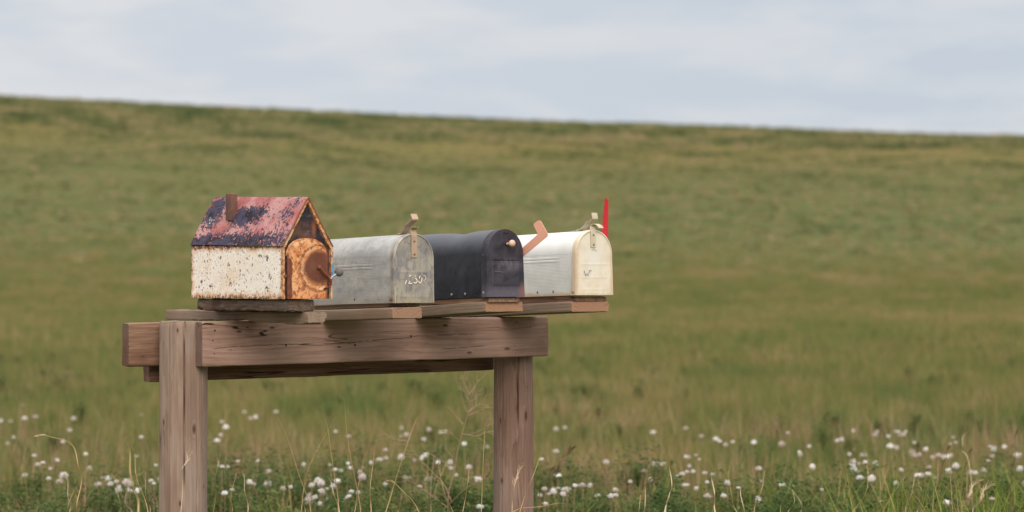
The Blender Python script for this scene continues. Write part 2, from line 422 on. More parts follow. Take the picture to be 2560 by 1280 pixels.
# ------------------------------------------------------------------ wood
def wood(name, light, dark, pith=(.0, -.05, -.09), freq=260, knots=(), crack=.5, grey=0.3, seed=0.0, stain=.5, longc=(), ringc=.42, endd=0, fibc=.55, endg=()):
    def b(t):
        o = t.coord()
        off = t.mapv(o, (1, 1, 1), (seed*3.7, seed*1.3, seed*2.1))
        w = t.noise(t.mapv(off, (2.2, 9, 9)), 1, 3, .5, 0, True)
        kd = None
        wx, wy, wz = t.sep(w)
        ox, oy, oz = t.sep(o)
        yy = t.add(t.sub(oy, pith[1]), t.mul(t.sub(wy, .5), .035)); zz = t.add(t.sub(oz, pith[2]), t.mul(t.sub(wz, .5), .035))
        d = t.math('SQRT', t.add(t.mul(yy, yy), t.mul(zz, zz)))
        kn = 0.0
        for (kx, ky, kz, kr) in knots:
            bl = t.blob(o, (kx, ky, kz), (kr*2.6, kr, kr))
            kn = t.math('MAXIMUM', kn, bl)
        d = t.add(d, t.mul(t.math('POWER', kn, 1.4) if knots else 0.0, .03))
        ring = t.math('FRACT', t.mul(d, freq/2.2))
        ring = t.math('POWER', ring, 2.2)
        fib = t.noise(t.mapv(off, (5, 170, 170)), 1, 3, .6)
        fib2 = t.noise(t.mapv(off, (1.6, 36, 36)), 1, 4, .6)
        pat = t.noise(t.mapv(off, (3.2, 8, 8)), 1, 5, .6, .3)
        c = t.mix(t.mul(ring, ringc), light, dark)
        c = t.mix(t.mul(t.step(fib, .42, .62), fibc), c, dark)
        c = t.mix(t.mul(t.step(fib, .44, .30), .30), c, light)
        c = t.mix(t.mul(t.step(fib2, .48, .66), fibc*.9), c, dark)
        if endd: c = t.mix(t.mul(t.step(ox, .0030, .0015), endd), c, hx('4c3b34'))
        c = t.mix(t.mul(t.step(pat, .4, .7), grey), c, hx('8b8680'))
        c = t.mix(t.mul(t.step(pat, .55, .35), stain*.75), c, hx('5a3f33'))
        for (eL, ecol, py_, pz_) in endg:
            m_ = t.step(ox, eL-.004, eL-.0025)
            an = t.math('ARCTAN2', t.sub(oz, pz_), t.sub(oy, py_))
            ra = t.step(t.math('ABSOLUTE', t.sub(t.math('FRACT', t.add(t.mul(an, 5.2), t.mul(fib2, .7))), .5)), .07, .015)
            ra = t.mul(ra, t.step(t.noise(t.mapv(o, (1, 60, 60)), 1, 3), .45, .55))
            ce = t.mix(t.mul(ring, .35), ecol, hx('8a6448')); ce = t.mix(t.mul(ra, .75), ce, hx('4a3024'))
            c = t.mix(m_, c, ce)
        cr = t.noise(t.mapv(off, (1.3, 26, 26), (.4, .2, .9)), 1, 2, .5)
        line = t.mul(t.step(t.math('ABSOLUTE', t.sub(cr, .5)), .011, .002), t.step(t.noise(t.mapv(off, (1.1, 5, 5)), 1, 2), .5, .6))
        line = t.mul(line, crack)
        c = t.mix(line, c, hx('2b1d18'))
        for (y0, sl_, am, fr_, x0, x1, wd_, zf) in longc:
            cy = t.add(t.add(y0, t.mul(ox, sl_)), t.add(t.mul(t.math('SINE', t.mul(ox, fr_)), am), t.mul(t.sub(t.noise(t.mapv(o, (14, 2, 2)), 1, 4, .6), .5), .012)))
            q = t.step(t.math('ABSOLUTE', t.sub(oy, cy)), wd_*1.5, wd_*.3)
            q = t.mul(q, t.mul(t.step(ox, x0, x0+.02), t.step(ox, x1, x1-.03)))
            q = t.mul(q, t.step(t.noise(t.mapv(o, (25, 3, 3)), 1, 3, .6), .36, .48))
            line = t.math('MAXIMUM', line, t.mul(q, zf))
        c = t.mix(t.math('MAXIMUM', line, 0.0), c, hx('2e1f1a'))
        sp = t.step(t.noise(t.mapv(off, (14, 40, 40)), 1, 3, .7), .70, .76)
        c = t.mix(t.mul(sp, .55), c, hx('4a2c22'))
        if knots: c = t.mix(t.mul(t.step(kn, .45, .8), .75), c, hx('3c241c'))
        h = t.sub(t.add(t.mul(fib, .5), t.add(t.mul(fib2, .6), t.mul(ring, .25))), t.mul(line, 2.0))
        return {'Base Color': c, 'Roughness': .88, 'spec': .2, 'Normal': t.bump(h, .55, .0016)}
    return material(name, b)

def lumber(name, L, Wd, T, mat, parent, M, seg=60, rnd=.005, warp=.0012, seed=0, prof=None, lab=None):
    """board along local X (0..L), width Y (0..Wd), thickness Z (0..T); M = matrix of its local frame"""
    ring = []
    def arc(cy, cz, a0):
        return [(cy+rnd*math.cos(R(a0+k*30)), cz+rnd*math.sin(R(a0+k*30))) for k in range(4)]
    na, nb = max(2, int(Wd/.012)), max(2, int(T/.008))
    cs = [(Wd-rnd, T-rnd, 0), (rnd, T-rnd, 90), (rnd, rnd, 180), (Wd-rnd, rnd, 270)]
    for i, (cy, cz, a) in enumerate(cs):
        A = arc(cy, cz, a); ring += A; nxt = cs[(i+1)%4]; B0 = arc(nxt[0], nxt[1], nxt[2])[0]; m = na if i%2 == 0 else nb
        ring += [(A[-1][0]+(B0[0]-A[-1][0])*q/m, A[-1][1]+(B0[1]-A[-1][1])*q/m) for q in range(1, m)]
    n = len(ring); v = []; f = []
    for j in range(seg+1):
        x0 = L*j/seg
        for (yy, zz) in ring:
            x = x0
            cx = .0035*noise.noise(Vector((yy*60, zz*60, seed+(5 if j == 0 else 9))))
            if j in (0, seg): x += cx
            ez = max(0, 1-min(j, seg-j)/1.01)*.002
            y2 = yy+(Wd/2-yy)*ez/(Wd/2); z2 = zz+(T/2-zz)*ez/(T/2)
            p = Vector((x, y2, z2))
            d = noise.noise(Vector((x*6+seed, y2*25, z2*25)))*warp+noise.noise(Vector((x*40+seed, y2*60, z2*60)))*warp*.35
            cc = Vector((0, y2-Wd/2, z2-T/2)).normalized(); p += cc*d
            p.z += .0025*math.sin(x*3+seed)
            if prof: p = prof(p)
            v.append(p)
    for j in range(seg):
        for k in range(n): f.append((j*n+k, j*n+(k+1)%n, (j+1)*n+(k+1)%n, (j+1)*n+k))
    f.append(tuple(range(n))); f.append(tuple(seg*n+k for k in range(n)))
    o = obj(name, v, f, mat, parent, True); o.matrix_local = M
    if lab: o['label'] = lab
    return o

def frame(X, Y, org):                             # matrix with local X,Y axes and origin
    X = X.normalized(); Y = (Y-X*Y.dot(X)).normalized(); Z = X.cross(Y)
    M = Matrix((X, Y, Z)).transposed().to_4x4(); M.translation = org; return M

W_BEAM = wood('pinkish weathered beam', hx('aa8b7c'), hx('7a5d50'), (0, -.03, -.12), 230,
              [(.25, .115, .04, .010), (.92, .112, .04, .012), (.50, .05, .04, .008), (1.18, .03, .04, .014), (1.28, .10, .04, .010), (1.33, .05, .04, .010), (.10, .05, .04, .007), (.13, .105, .04, .010), (.16, .118, .04, .007), (1.02, .02, .04, .011), (1.22, .118, .04, .010)], .9, .12, 1.0, .45, longc=[(.052, .028, .004, 9, .03, 1.05, .0010, .8), (.118, -.10, .003, 20, .38, .56, .0009, .8), (.02, 1.2, .002, 40, .355, .40, .0008, .8), (.088, .0, .003, 30, .62, .75, .0008, .6), (.018, .02, .002, 25, .9, 1.1, .0010, .8), (.1, .0, .004, 30, 1.08, 1.33, .0008, .7)], endd=.6, fibc=.28)
W_BEAM2 = wood('orange brown weathered beam', hx('997a64'), hx('654334'), (0, .2, -.06), 210, [(.05, .03, .04, .01)], .9, .1, 2.0, .7, endd=.6)
W_DARK = wood('dark brown lower beam', hx('8c6e5c'), hx('583a2e'), (0, .0, -.2), 200, [(.6, .05, .0, .02), (.9, .04, .0, .012)], .6, .05, 3.0, .8)
W_POST = wood('pale weathered post', hx('a08a7a'), hx('735d50'), (0, .0, .0), 190, [(1.336, -.006, -.073, .008), (1.058, -.052, -.052, .010), (1.037, .042, -.060, .014), (.813, .001, -.073, .009), (.86, .066, -.03, .006)], .9, .45, 4.0, .35, fibc=.38)
W_POST2 = wood('brown ringed post', hx('9a7e6f'), hx('62493e'), (0, .03, .16), 330, [(1.049, .012, -.069, .010), (1.022, .044, -.053, .018), (1.005, -.045, -.053, .010), (.80, -.04, -.057, .012), (1.12, .05, -.05, .012)], 1, .25, 5.0, .45, ringc=.6, fibc=.3)
BROWN = (hx('97806d'), hx('735d4e'))
W_BOARD = wood('pale sawn board', *BROWN, (0, .06, -.05), 240, [(.79, .05, .022, .010)], .7, .3, 6.0, .35, fibc=.4)
W_BOARD2 = wood('honey ended board', hx('93806f'), hx('6b5749'), (0, .05, -.03), 300, [], .8, .3, 7.0, .3, fibc=.45, endg=[(.642, hx('9e7961'), .08, -.01)])
W_BOARD3 = wood('pinkish sawn board', hx('9b8672'), hx('756251'), (0, .06, -.05), 240, [], .7, .3, 6.5, .3, fibc=.4, endg=[(.6453, hx('987864'), .03, -.01)])
W_BLOCK = wood('rotten grey block', hx('6e5f53'), hx('2d221b'), (0, .02, -.04), 200, [(.12, .0, .02, .03)], 1, .3, 8.0, 1.0)
MNAIL = material('rusty nail', lambda t: {'Base Color': hx('3a241d'), 'Roughness': .8, 'Metallic': .3})

stand = empty('mailbox_stand', P0+Vector((0, 0, 0)))
tag(stand, 'weathered wooden stand of two posts and long beams carrying the row of mailboxes', 'mailbox stand')
def loc(s, k, z): return RV*s+NV*k+Vector((0, 0, z))
UP = Vector((0, 0, 1))

def post(cs, r0, r1, top, mat, seed, groove, flat=0.0, lean=(0, 0), lab=None):
    """round post along local X (up), with a drying crack cut into it"""
    n = 150; rows = 170; v = []; f = []; H = top+.35
    for j in range(rows+1):
        x = H*j/rows
        for k in range(n):
            a = 2*math.pi*k/n; rr = r0+(r1-r0)*j/rows
            d = noise.noise(Vector((x*2.2+seed, math.cos(a)*1.6, math.sin(a)*1.6)))*.0035
            d += noise.noise(Vector((x*3+seed, math.cos(a)*22, math.sin(a)*22)))*.0010
            for (a0, g0, g1, wd, dp) in groove:
                if g0 < x-.35 < g1:
                    fade = min(1, (x-.35-g0)/.06, (g1-(x-.35))/.10 if g1 < top-.01 else 1)
                    aa = a0+.05*noise.noise(Vector((x*5, a0*9, seed)))+(x-.35-g0)*.03
                    q = abs((a-aa+math.pi) % (2*math.pi)-math.pi)*rr
                    if q < wd: d -= dp*fade*(1-q/wd)
            if j == rows: rr -= .003
            v.append(Vector((x+(.0025*noise.noise(Vector((math.cos(a)*3, math.sin(a)*3, seed))) if j == rows else 0), (rr+d)*math.cos(a), (rr+d)*math.sin(a))))
    for j in range(rows):
        for k in range(n): f.append((j*n+k, j*n+(k+1)%n, (j+1)*n+(k+1)%n, (j+1)*n+k))
    f.append(tuple(rows*n+k for k in range(n))); f.append(tuple(range(n)))
    o = obj('post', v, f, mat, stand, True)
    X = Vector((lean[0], lean[1], 1)); Mx = frame(X, Vector((1, 0, 0)), loc(cs, 0, -.35)); o.matrix_local = Mx
    if lab: o['label'] = lab
    return o
# local Y of a post = world +X, local Z = X x Y -> world +Y ; the camera side is angle -90 deg
post(0, .0735, .0725, 1.012, W_POST, 1.0, [(R(-79), .50, 1.02, .0022, .012), (R(-48), .2, .9, .0025, .006), (R(-118), .3, 1.02, .002, .004), (R(-30), .6, 1.0, .002, .005)], lab='pale left post with one long crack')
post(1.297, .0705, .0675, .885, W_POST2, 7.0, [(R(-76), .62, .90, .0020, .010), (R(-66), .2, .6, .002, .005), (R(-125), .2, .9, .002, .004)], lab='brown right post with swirling grain')

# beams: local X along the beam, local Y up, local Z = X x Y -> towards the road
def beam(s0, s1, k, z0, h, th, mat, seed, **kw):
    return lumber('beam', s1-s0, h, th, mat, stand, frame(RV, UP, loc(s0, k, z0)), seg=90, rnd=.006, warp=.0018, seed=seed, **kw)
b1 = beam(0.0, 1.361, .068, .8755, .1365, .042, W_BEAM, 3, lab='front beam with dark knots and nail holes')
b2 = beam(-.15, 1.33, -.108, .874, .134, .040, W_BEAM2, 11, lab='rear beam jutting out beyond the left post')
b3 = beam(-.052, 1.30, -.152, .822, .135, .040, W_DARK, 17, lab='dark lower rear beam')
for s_, z_ in ((.045, .985), (.038, .955), (.042, .915), (1.285, .975), (1.30, .945), (1.285, .925), (1.325, .925), (.56, .93), (.30, .935), (.78, .955)):
    nb = MB(); nb.disc(loc(s_, .1085, z_), NV, .0032, .0022, 8); nb.build('nail_head', MNAIL, stand)
ob = [('thin', (.37, .985, .0022, .0)), ]

# shelf boards: local X towards the road
def board(s0, s1, k0, k1, zc, slope, th, mat, seed, name='shelf_board', prof=None, lab=None, seg=50, rnd=.004, warp=.0012):
    X = NV+UP*slope
    org = loc(s0, k0, zc+slope*(k0-.1))
    return lumber(name, (k1-k0)*math.sqrt(1+slope**2), s1-s0, th, mat, stand, frame(X, RV, org), seg=seg, rnd=rnd, warp=warp, seed=seed, prof=prof, lab=lab)
# frame(X=n, Y=r): Z = n x r = up
def prof1(p):
    if p.z < .02:
        x = p.x; e = .004*max(0, math.sin((x-.18)*9))*(x < .66)+.006*math.exp(-((x-.47)/.05)**2)+.004*noise.noise(Vector((x*30, p.y*20, 1)))
        e -= .004*math.exp(-((x-.76)/.05)**2)
        p.z += max(0, e)-(.003 if .70 < x < .80 else 0)
    if p.z > .02: p.z += .0015*noise.noise(Vector((p.x*25, p.y*15, 4)))
    if p.x > .80 and p.y > .058 and p.z < .012: p.y -= .006; p.z += .003
    return p
board(.135, .205, -.352, .479, 1.0100, .009, .0335, W_BOARD, 21, prof=prof1, lab='long rough board under the house mailbox')
board(.434, .547, -.16, .485, 1.0105, .028, .0345, W_BOARD3, 23, lab='pale board under the grey mailbox')
board(.794, .947, -.16, .481, 1.013, .056, .0345, W_BOARD2, 25, lab='honey coloured board under the black mailbox')
board(1.147, 1.31, -.160, .481, 1.0155, .050, .0355, W_BOARD2, 27, lab='honey coloured board under the white mailbox')
def prof2(p):
    x = p.x; d = .0025*noise.noise(Vector((x*22, p.y*22, p.z*60+3)))+.0015*noise.noise(Vector((x*90, p.y*90, p.z*90)))
    if x < .05: d *= 2.2
    p.z += d; p.y += d*1.4
    if p.z < .012 and .26 < x < .36: p.z += .005*math.sin((x-.26)*31)
    return p
board(.068, .172, -.035, .462, 1.0470, .006, .034, W_BLOCK, 29, 'mounting_block', prof2, 'dark rotting block under the house mailbox', seg=90, warp=.003)
board(.485, .605, -.02, .395, 1.0450, .026, .013, W_BOARD, 31, 'mounting_block', seg=20, rnd=.002, warp=.0005)
board(.800, .928, .02, .487, 1.0520, .036, .0185, W_BEAM2, 33, 'mounting_block', seg=20, rnd=.002, warp=.0008)
board(1.163, 1.298, .02, .480, 1.0575, .029, .0185, W_DARK, 35, 'mounting_block', seg=20, rnd=.002, warp=.0008)
ck = MB()

# ------------------------------------------------------------------ metal mailboxes
def arch(w, h, n=40, taper=0.0, elong=1.0):
    """outline bottom-left -> over the top -> bottom-right"""
    a = w/2; b = a*elong; zs = h-b; pts = []
    m = int(zs/.001)
    for i in range(m): pts.append((-a-taper*(1-i/m), zs*i/m))
    for i in range(n+1):
        q = math.pi*(1-i/n); pts.append((a*math.cos(q), zs+b*math.sin(q)))
    for i in range(m-1, -1, -1): pts.append((a+taper*(1-i/m), zs*i/m))
    return pts
def norms(p):
    o = []
    for i in range(len(p)):
        a = Vector(p[max(i-1, 0)]); b = Vector(p[min(i+1, len(p)-1)]); d = (b-a).normalized(); o.append(Vector((-d.y, d.x)))
    return o
def halfw(w, h, z, elong=1.0, taper=0):
    a = w/2; b = a*elong; zs = h-b
    if z <= zs: return a+taper*(1-z/zs)
    q = min(1, (z-zs)/b); return a*math.sqrt(max(0, 1-q*q))
def body_mesh(w, h, L, disp, parent, mat, ys, elong=1.0):
    p = arch(w, h, 40, 0, elong); N = norms(p); v = []; f = []; n = len(p)
    for y in ys:
        for i, (a, b) in enumerate(p):
            side = -1 if a < 0 else 1
            d = disp(y, b, side, i/n); q = N[i]*d
            v.append((a+q.x, y, b+q.y))
    for j in range(len(ys)-1):
        for i in range(n-1): f.append((j*n+i, j*n+i+1, (j+1)*n+i+1, (j+1)*n+i))
    f.append(tuple((len(ys)-1)*n+i for i in range(n)))            # back plate
    f.append(tuple([0, n-1, (len(ys)-1)*n+n-1, (len(ys)-1)*n]))   # floor
    return obj('body', v, f, mat, parent, True)
def door_mesh(w, h, emb, parent, mat, elong=1.0, taper=0.0, flange=.018, bead=.0028, lab=None):
    v = []; f = []; nz, nxx = 90, 44
    zsl = [h*(1-(1-j/nz)**1.6) for j in range(nz+1)]
    for z in zsl:
        hw = halfw(w, h, min(z, h-.0003), elong, taper)-.0015
        for i in range(nxx+1):
            x = hw*(2*i/nxx-1); v.append((x, emb(x, z), z))
    for j in range(nz):
        for i in range(nxx): f.append((j*(nxx+1)+i, j*(nxx+1)+i+1, (j+1)*(nxx+1)+i+1, (j+1)*(nxx+1)+i))
    o = len(v); p = arch(w, h, 40, taper, elong); n = len(p)
    prof = [(.0015, .0005), (.0, .002), (0, flange), (.0012, flange), (.0012, .002)]
    for (ins, y) in prof:
        N = norms(p)
        for i, (a, b) in enumerate(p): v.append((a-N[i].x*ins, y, b-N[i].y*ins))
    for k in range(len(prof)-1):
        for i in range(n-1): f.append((o+k*n+i, o+k*n+i+1, o+(k+1)*n+i+1, o+(k+1)*n+i))
    mb = MB(); mb.addm(v, f)
    if bead:
        N = norms(p); q = [(a-N[i].x*.0035, -.0002, b-N[i].y*.0035) for i, (a, b) in enumerate(p)][::2]
        mb.tube(q, bead, 6)
    return mb.build('door', mat, parent)
def strokes(name, lines, mat, parent, wd, y=-.0016):
    mb = MB()
    for ln in lines:
        pts = [Vector((a, y, b)) for a, b in ln]
        v = []; f = []
        for i, p in enumerate(pts):
            d = (pts[min(i+1, len(pts)-1)]-pts[max(i-1, 0)]).normalized(); s = Vector((d.z, 0, -d.x))*wd/2*(.75 if i in (0, len(pts)-1) else 1)
            v += [p-s, p+s]
        for i in range(len(pts)-1): f.append((2*i, 2*i+1, 2*i+3, 2*i+2))
        mb.addm(v, f)
    return mb.build(name, mat, parent, False)
def smooth_step(x, a, b):
    q = min(1, max(0, (x-a)/(b-a))); return q*q*(3-2*q)
def boxroot(name, s, k, z, slope, label):
    o = empty(name, sk(s, k, z), (-math.atan(slope), 0, TH)); tag(o, label, 'mailbox'); return o

def m_galv(t):
    o = t.coord(); x, y, z = t.sep(o)
    n = t.noise(o, 45, 6, .6, .6); n2 = t.noise(t.mapv(o, (3, 3, 9)), 3, 4, .6); sp = t.voro(t.mapv(o, (1, 1, 1)), 160, 1, 'F1', 'Color')
    c = t.mix(t.step(n2, .35, .7), hx('babab6'), hx('a1a3a2'))
    c = t.mix(t.mul(t.step(n, .45, .7), .45), c, hx('8a8c90'))
    c = t.mix(t.mul(t.step(n, .45, .25), .4), c, hx('c2beb2'))
    wt = t.noise(t.mapv(o, (60, 2.5, 60)), 1, 3, .6)
    c = t.mix(t.mul(t.step(wt, .5, .75), .2), c, hx('6f6c6c'))
    c = t.mix(t.mul(t.step(z, .03, .0), .4), c, hx('988a74'))
    return {'Base Color': c, 'Roughness': t.add(.42, t.mul(n, .25)), 'Metallic': .3, 'Normal': t.bump(n, .12, .001)}
def m_galv_door(t):
    o = t.coord(); x, y, z = t.sep(o)
    n = t.noise(t.mapv(o, (1, 1, .6)), 55, 5, .6, .5); n2 = t.noise(o, 14, 4, .6)
    c = t.mix(t.step(n2, .4, .65), hx('ada596'), hx('8f8b88'))
    c = t.mix(t.mul(t.step(n, .46, .62), .65), c, hx('75737a'))
    c = t.mix(t.mul(t.step(n, .42, .28), .5), c, hx('b4ad9c'))
    c = t.mix(t.mul(t.step(z, .035, .0), .6), c, hx('a89b80'))
    return {'Base Color': c, 'Roughness': .5, 'Metallic': .35, 'Normal': t.bump(n, .15, .001)}
MGALV = material('galvanised sheet', m_galv); MGD = material('mottled galvanised door', m_galv_door)
def m_black(t):
    o = t.coord(); x, y, z = t.sep(o)
    n = t.noise(o, 30, 6, .65, .3); n2 = t.noise(t.mapv(o, (20, 5, 4)), 1, 4, .6); sp = t.voro(o, 260)
    c = t.mix(t.step(n, .35, .7), hx('181a22'), hx('2a2b34'))
    c = t.mix(t.mul(t.step(n2, .5, .75), .35), c, hx('55576a'))
    c = t.mix(t.mul(t.step(sp, .12, .06), .5), c, hx('6e7488'))
    c = t.mix(t.mul(t.step(z, .14, .215), .35), c, hx('666a7c'))  # highlight along the top painted into the colour as a grey-blue lift
    return {'Base Color': c, 'Roughness': t.add(.28, t.mul(n2, .3)), 'spec': .6, 'Normal': t.bump(n, .15, .001)}
def m_black_door(t):
    o = t.coord(); x, y, z = t.sep(o)
    n = t.noise(o, 26, 7, .68, .5); n2 = t.noise(t.mapv(o, (1, 1, .5)), 60, 4, .6)
    c = t.mix(t.step(n, .35, .65), hx('26242c'), hx('3e3a44'))
    low = t.step(t.add(z, t.mul(t.sub(n, .5), .08)), .05, .01)
    c = t.mix(t.mul(low, .55), c, hx('6a6472'))
    dust = t.mul(t.blob(o, (.01, 0, .10), (.06, .1, .03)), t.step(n2, .35, .7))
    c = t.mix(t.mul(dust, .7), c, hx('77717c'))
    c = t.mix(t.mul(t.step(n2, .66, .76), .5), c, hx('857a80'))
    rust = t.mul(t.blob(o, (.07, 0, .018), (.03, .1, .035)), t.step(n, .35, .6))
    c = t.mix(t.mul(rust, .8), c, hx('8c5c48'))
    return {'Base Color': c, 'Roughness': .55, 'spec': .4, 'Normal': t.bump(n, .2, .001)}
MBLK = material('faded black enamel with painted top highlight', m_black); MBLKD = material('faded dusty black door', m_black_door)
def m_white(t):
    o = t.coord(); x, y, z = t.sep(o)
    n = t.noise(o, 20, 5, .6, .3); n2 = t.noise(t.mapv(o, (25, 3, 6)), 1, 4, .6)
    c = t.mix(t.step(n, .35, .7), hx('e6e6e2'), hx('d8dad5'))
    c = t.mix(t.mul(t.step(n2, .5, .8), .3), c, hx('b3b2a4'))
    edge = t.math('MAXIMUM', t.step(t.add(z, t.mul(t.sub(n, .5), .03)), .016, .002), t.mul(t.step(t.add(y, t.mul(t.sub(n, .5), .04)), .04, .018), t.step(z, .10, .0)))
    c = t.mix(t.mul(edge, .7), c, hx('c79f72'))
    return {'Base Color': c, 'Roughness': .4, 'spec': .4, 'Metallic': .15}
def m_white_door(t):
    o = t.coord(); x, y, z = t.sep(o)
    n = t.noise(o, 22, 6, .62, .3); n2 = t.noise(o, 70, 4, .6)
    c = t.mix(t.step(n, .35, .68), hx('e0d6c4'), hx('d3c8b2'))
    c = t.mix(t.mul(t.blob(o, (.0, 0, .12), (.06, .1, .08)), .8), c, hx('dbd8cf'))
    ax = t.math('ABSOLUTE', x)
    e = t.mul(t.step(t.add(ax, t.mul(t.sub(n2, .5), .02)), .060, .078), .8)
    e = t.math('MAXIMUM', e, t.mul(t.step(t.add(z, t.mul(t.sub(n2, .5), .03)), .012, .0), .7))
    c = t.mix(t.mul(e, .6), c, hx('bd9a72'))
    c = t.mix(t.mul(t.step(n2, .68, .78), .3), c, hx('a88f70'))
    return {'Base Color': c, 'Roughness': .5, 'spec': .35}
MWH = material('chalky white enamel', m_white); MWHD = material('yellowed cream enamel door', m_white_door)
def flat(name, h, rough=.5, metal=0.0, var=.12, sc=40):
    def b(t):
        o = t.coord(); n = t.noise(o, sc, 5, .6)
        c = t.mix(t.mul(t.step(n, .4, .7), var*2), h, (h[0]*.55, h[1]*.5, h[2]*.5, 1))
        return {'Base Color': c, 'Roughness': rough, 'Metallic': metal, 'Normal': t.bump(n, .1, .0005)}
    return material(name, b)
MCATCH = flat('tan bracket metal', hx('b99f88'), .45, .25)
MRIV = flat('tarnished rivet', hx('8a6f58'), .5, .5)
MSCREW = flat('bright screw head', hx('a8a69c'), .4, .6)
MHOLE = flat('dark screw hole', hx('14100e'), .9)
MPINK = flat('faded salmon flag paint', hx('e8ab92'), .55, 0, .08, 12)
MRED = flat('bright red flag paint', hx('c8232b'), .45, 0, .06, 12)
MKNOB = flat('peach plastic knob', hx('d9b49d'), .4, 0, .08)
MCREAMM = flat('cream bracket paint', hx('c9bfa6'), .5, .1)
MPAINT = flat('cream paint numerals', hx('efe0cb'), .7)
MPAINT2 = flat('worn pale paint numeral', hx('c9c0b4'), .7)
MBLUE = flat('blue marker ink', hx('5a6f9c'), .7)
MFAINT = flat('faint grey ink', hx('a9a596'), .8)

def rib(y, z, z0, z1, y0, y1, amp=.00016, pitch=.0046):
    e = smooth_step(z, z0, z0+.006)*smooth_step(z, z1, z1-.006) if z0 < z < z1 else 0
    e *= smooth_step(y, y0, y0+.015)*(1-smooth_step(y, y1-.01, y1))
    return amp*e*math.sin(z*2*math.pi/pitch)
ysec = [.002]+[.010+.0125*i for i in range(37)]
def emb_line(y, z, zc, y0, hw=.0045, amp=.0008):
    return amp*smooth_step(y, y0, y0+.006)*max(0, 1-((z-zc)/hw)**2)

# --- grey galvanised mailbox
g = boxroot('metal_mailbox', .546, .447, 1.0680, .024, 'bare grey galvanised mailbox with ribbed sides and 12502 painted on its door')
w, h = .146, .2125
L = .47
def dsp(y, z, sd, u):
    d = rib(y, z, .012, .150, .035, L-.02)+emb_line(y, z, .118, .105)+emb_line(y, z, .109, .11)
    d += -.0008*smooth_step(y, .03, .045)*(z > .161)*0+.0011*max(0, 1-((z-.163)/.0025)**2)*smooth_step(y, .05, .06)
    d += .0006*noise.noise(Vector((y*14, z*18, sd)))
    return d
body_mesh(w, h-.002, L, dsp, g, MGALV, [.004]+[.012+.0115*i for i in range(41)])
def emb(x, z):
    d = 0.0
    e = min(smooth_step(abs(x), .052, .049), 1)
    d += .0012*e*max(0, 1-((z-.094)/.0022)**2)+.0008*e*max(0, 1-((z-.018)/.0022)**2)
    return -d+.0010*noise.noise(Vector((x*16, z*16, 3)))*1.2
dr = door_mesh(w+.005, h, emb, g, MGD, 1.0, .0)
rv = MB(); rv.disc((-w/2-.0065, .011, .012), (-1, 0, 0), .0055, .003); rv.build('hinge_rivet', MRIV, g)
ear = MB(); ear.plate([(.000, .000), (.026, .000), (.026, .012), (.022, .022), (.012, .026), (.002, .022)], lambda a, b, c: Vector((-w/2-.0036-c, a, b)), .0012); ear.build('hinge_ear', MGD, g)
for yy in (.085, .150):
    s_ = MB(); s_.disc((-w/2-.0003, yy, .014), (-1, 0, 0), .003, .0012, 8); s_.build('screw', MSCREW, g)
s_ = MB(); s_.disc((-w/2-.0003, .215, .014), (-1, 0, 0), .0026, .0008, 8); s_.build('screw_hole', MHOLE, g)
tab = MB(); tab.ribbon([(0, -.0022, h-.074), (0, -.0024, h-.04), (0, -.0028, h-.012), (0, -.0032, h-.004), (0, .001, h+.004), (0, .0022, h+.010), (0, .000, h+.014), (0, -.006, h+.0175), (0, -.014, h+.0185)], (.0215, 0, 0), .0014)
tb = tab.build('latch_tab', MCATCH, dr)
for zz in (.064, .024):
    s_ = MB(); s_.disc((0, -.0028, h-zz), (0, -1, 0), .0036, .0026, 10); s_.build('rivet', MRIV, tb)
ct = MB(); ct.ribbon([(0, .082, h-.001), (0, .058, h-.0004), (0, .050, h+.002), (0, .036, h+.016), (0, .026, h+.027), (0, .022, h+.029), (0, .016, h+.028), (0, .006, h+.035), (0, -.004, h+.039), (0, -.0095, h+.040), (0, -.010, h+.043), (0, -.001, h+.059)], (.0235, 0, 0), .0016)
ct.build('latch_catch', MCATCH, g)
s_ = MB(); s_.disc((0, .074, h-.0002), (0, 0, 1), .005, .003); s_.build('rivet', MCATCH, g)
def D2(pts): return [((x-1037.5)/99*.150, (757-y)/174*.2125) for x, y in pts]
def Z(pts): return D2([(995+a/25.6, 670+b/25.6) for a, b in pts])
strokes('painted_number', [Z([(560, 770), (540, 860), (470, 1040)]),
    Z([(745, 560), (765, 500), (820, 475), (850, 500)]), Z([(790, 820), (770, 870), (690, 985), (800, 1000), (930, 965)]),
    Z([(1100, 510), (1165, 520)]), Z([(1120, 640), (1170, 690), (1220, 740), (1245, 800), (1225, 890), (1160, 950), (1080, 955), (1020, 900)]),
    Z([(1400, 680), (1390, 600), (1430, 520), (1470, 530)]), Z([(1540, 610), (1550, 720), (1520, 840), (1480, 930), (1420, 970), (1360, 900), (1330, 820)])], MPAINT, dr, .0034, -.0027)
strokes('worn_number', [Z([(1620, 520), (1700, 480), (1790, 540), (1800, 640), (1750, 740), (1650, 840), (1720, 890), (1800, 960)])], MPAINT2, dr, .0026, -.0026)

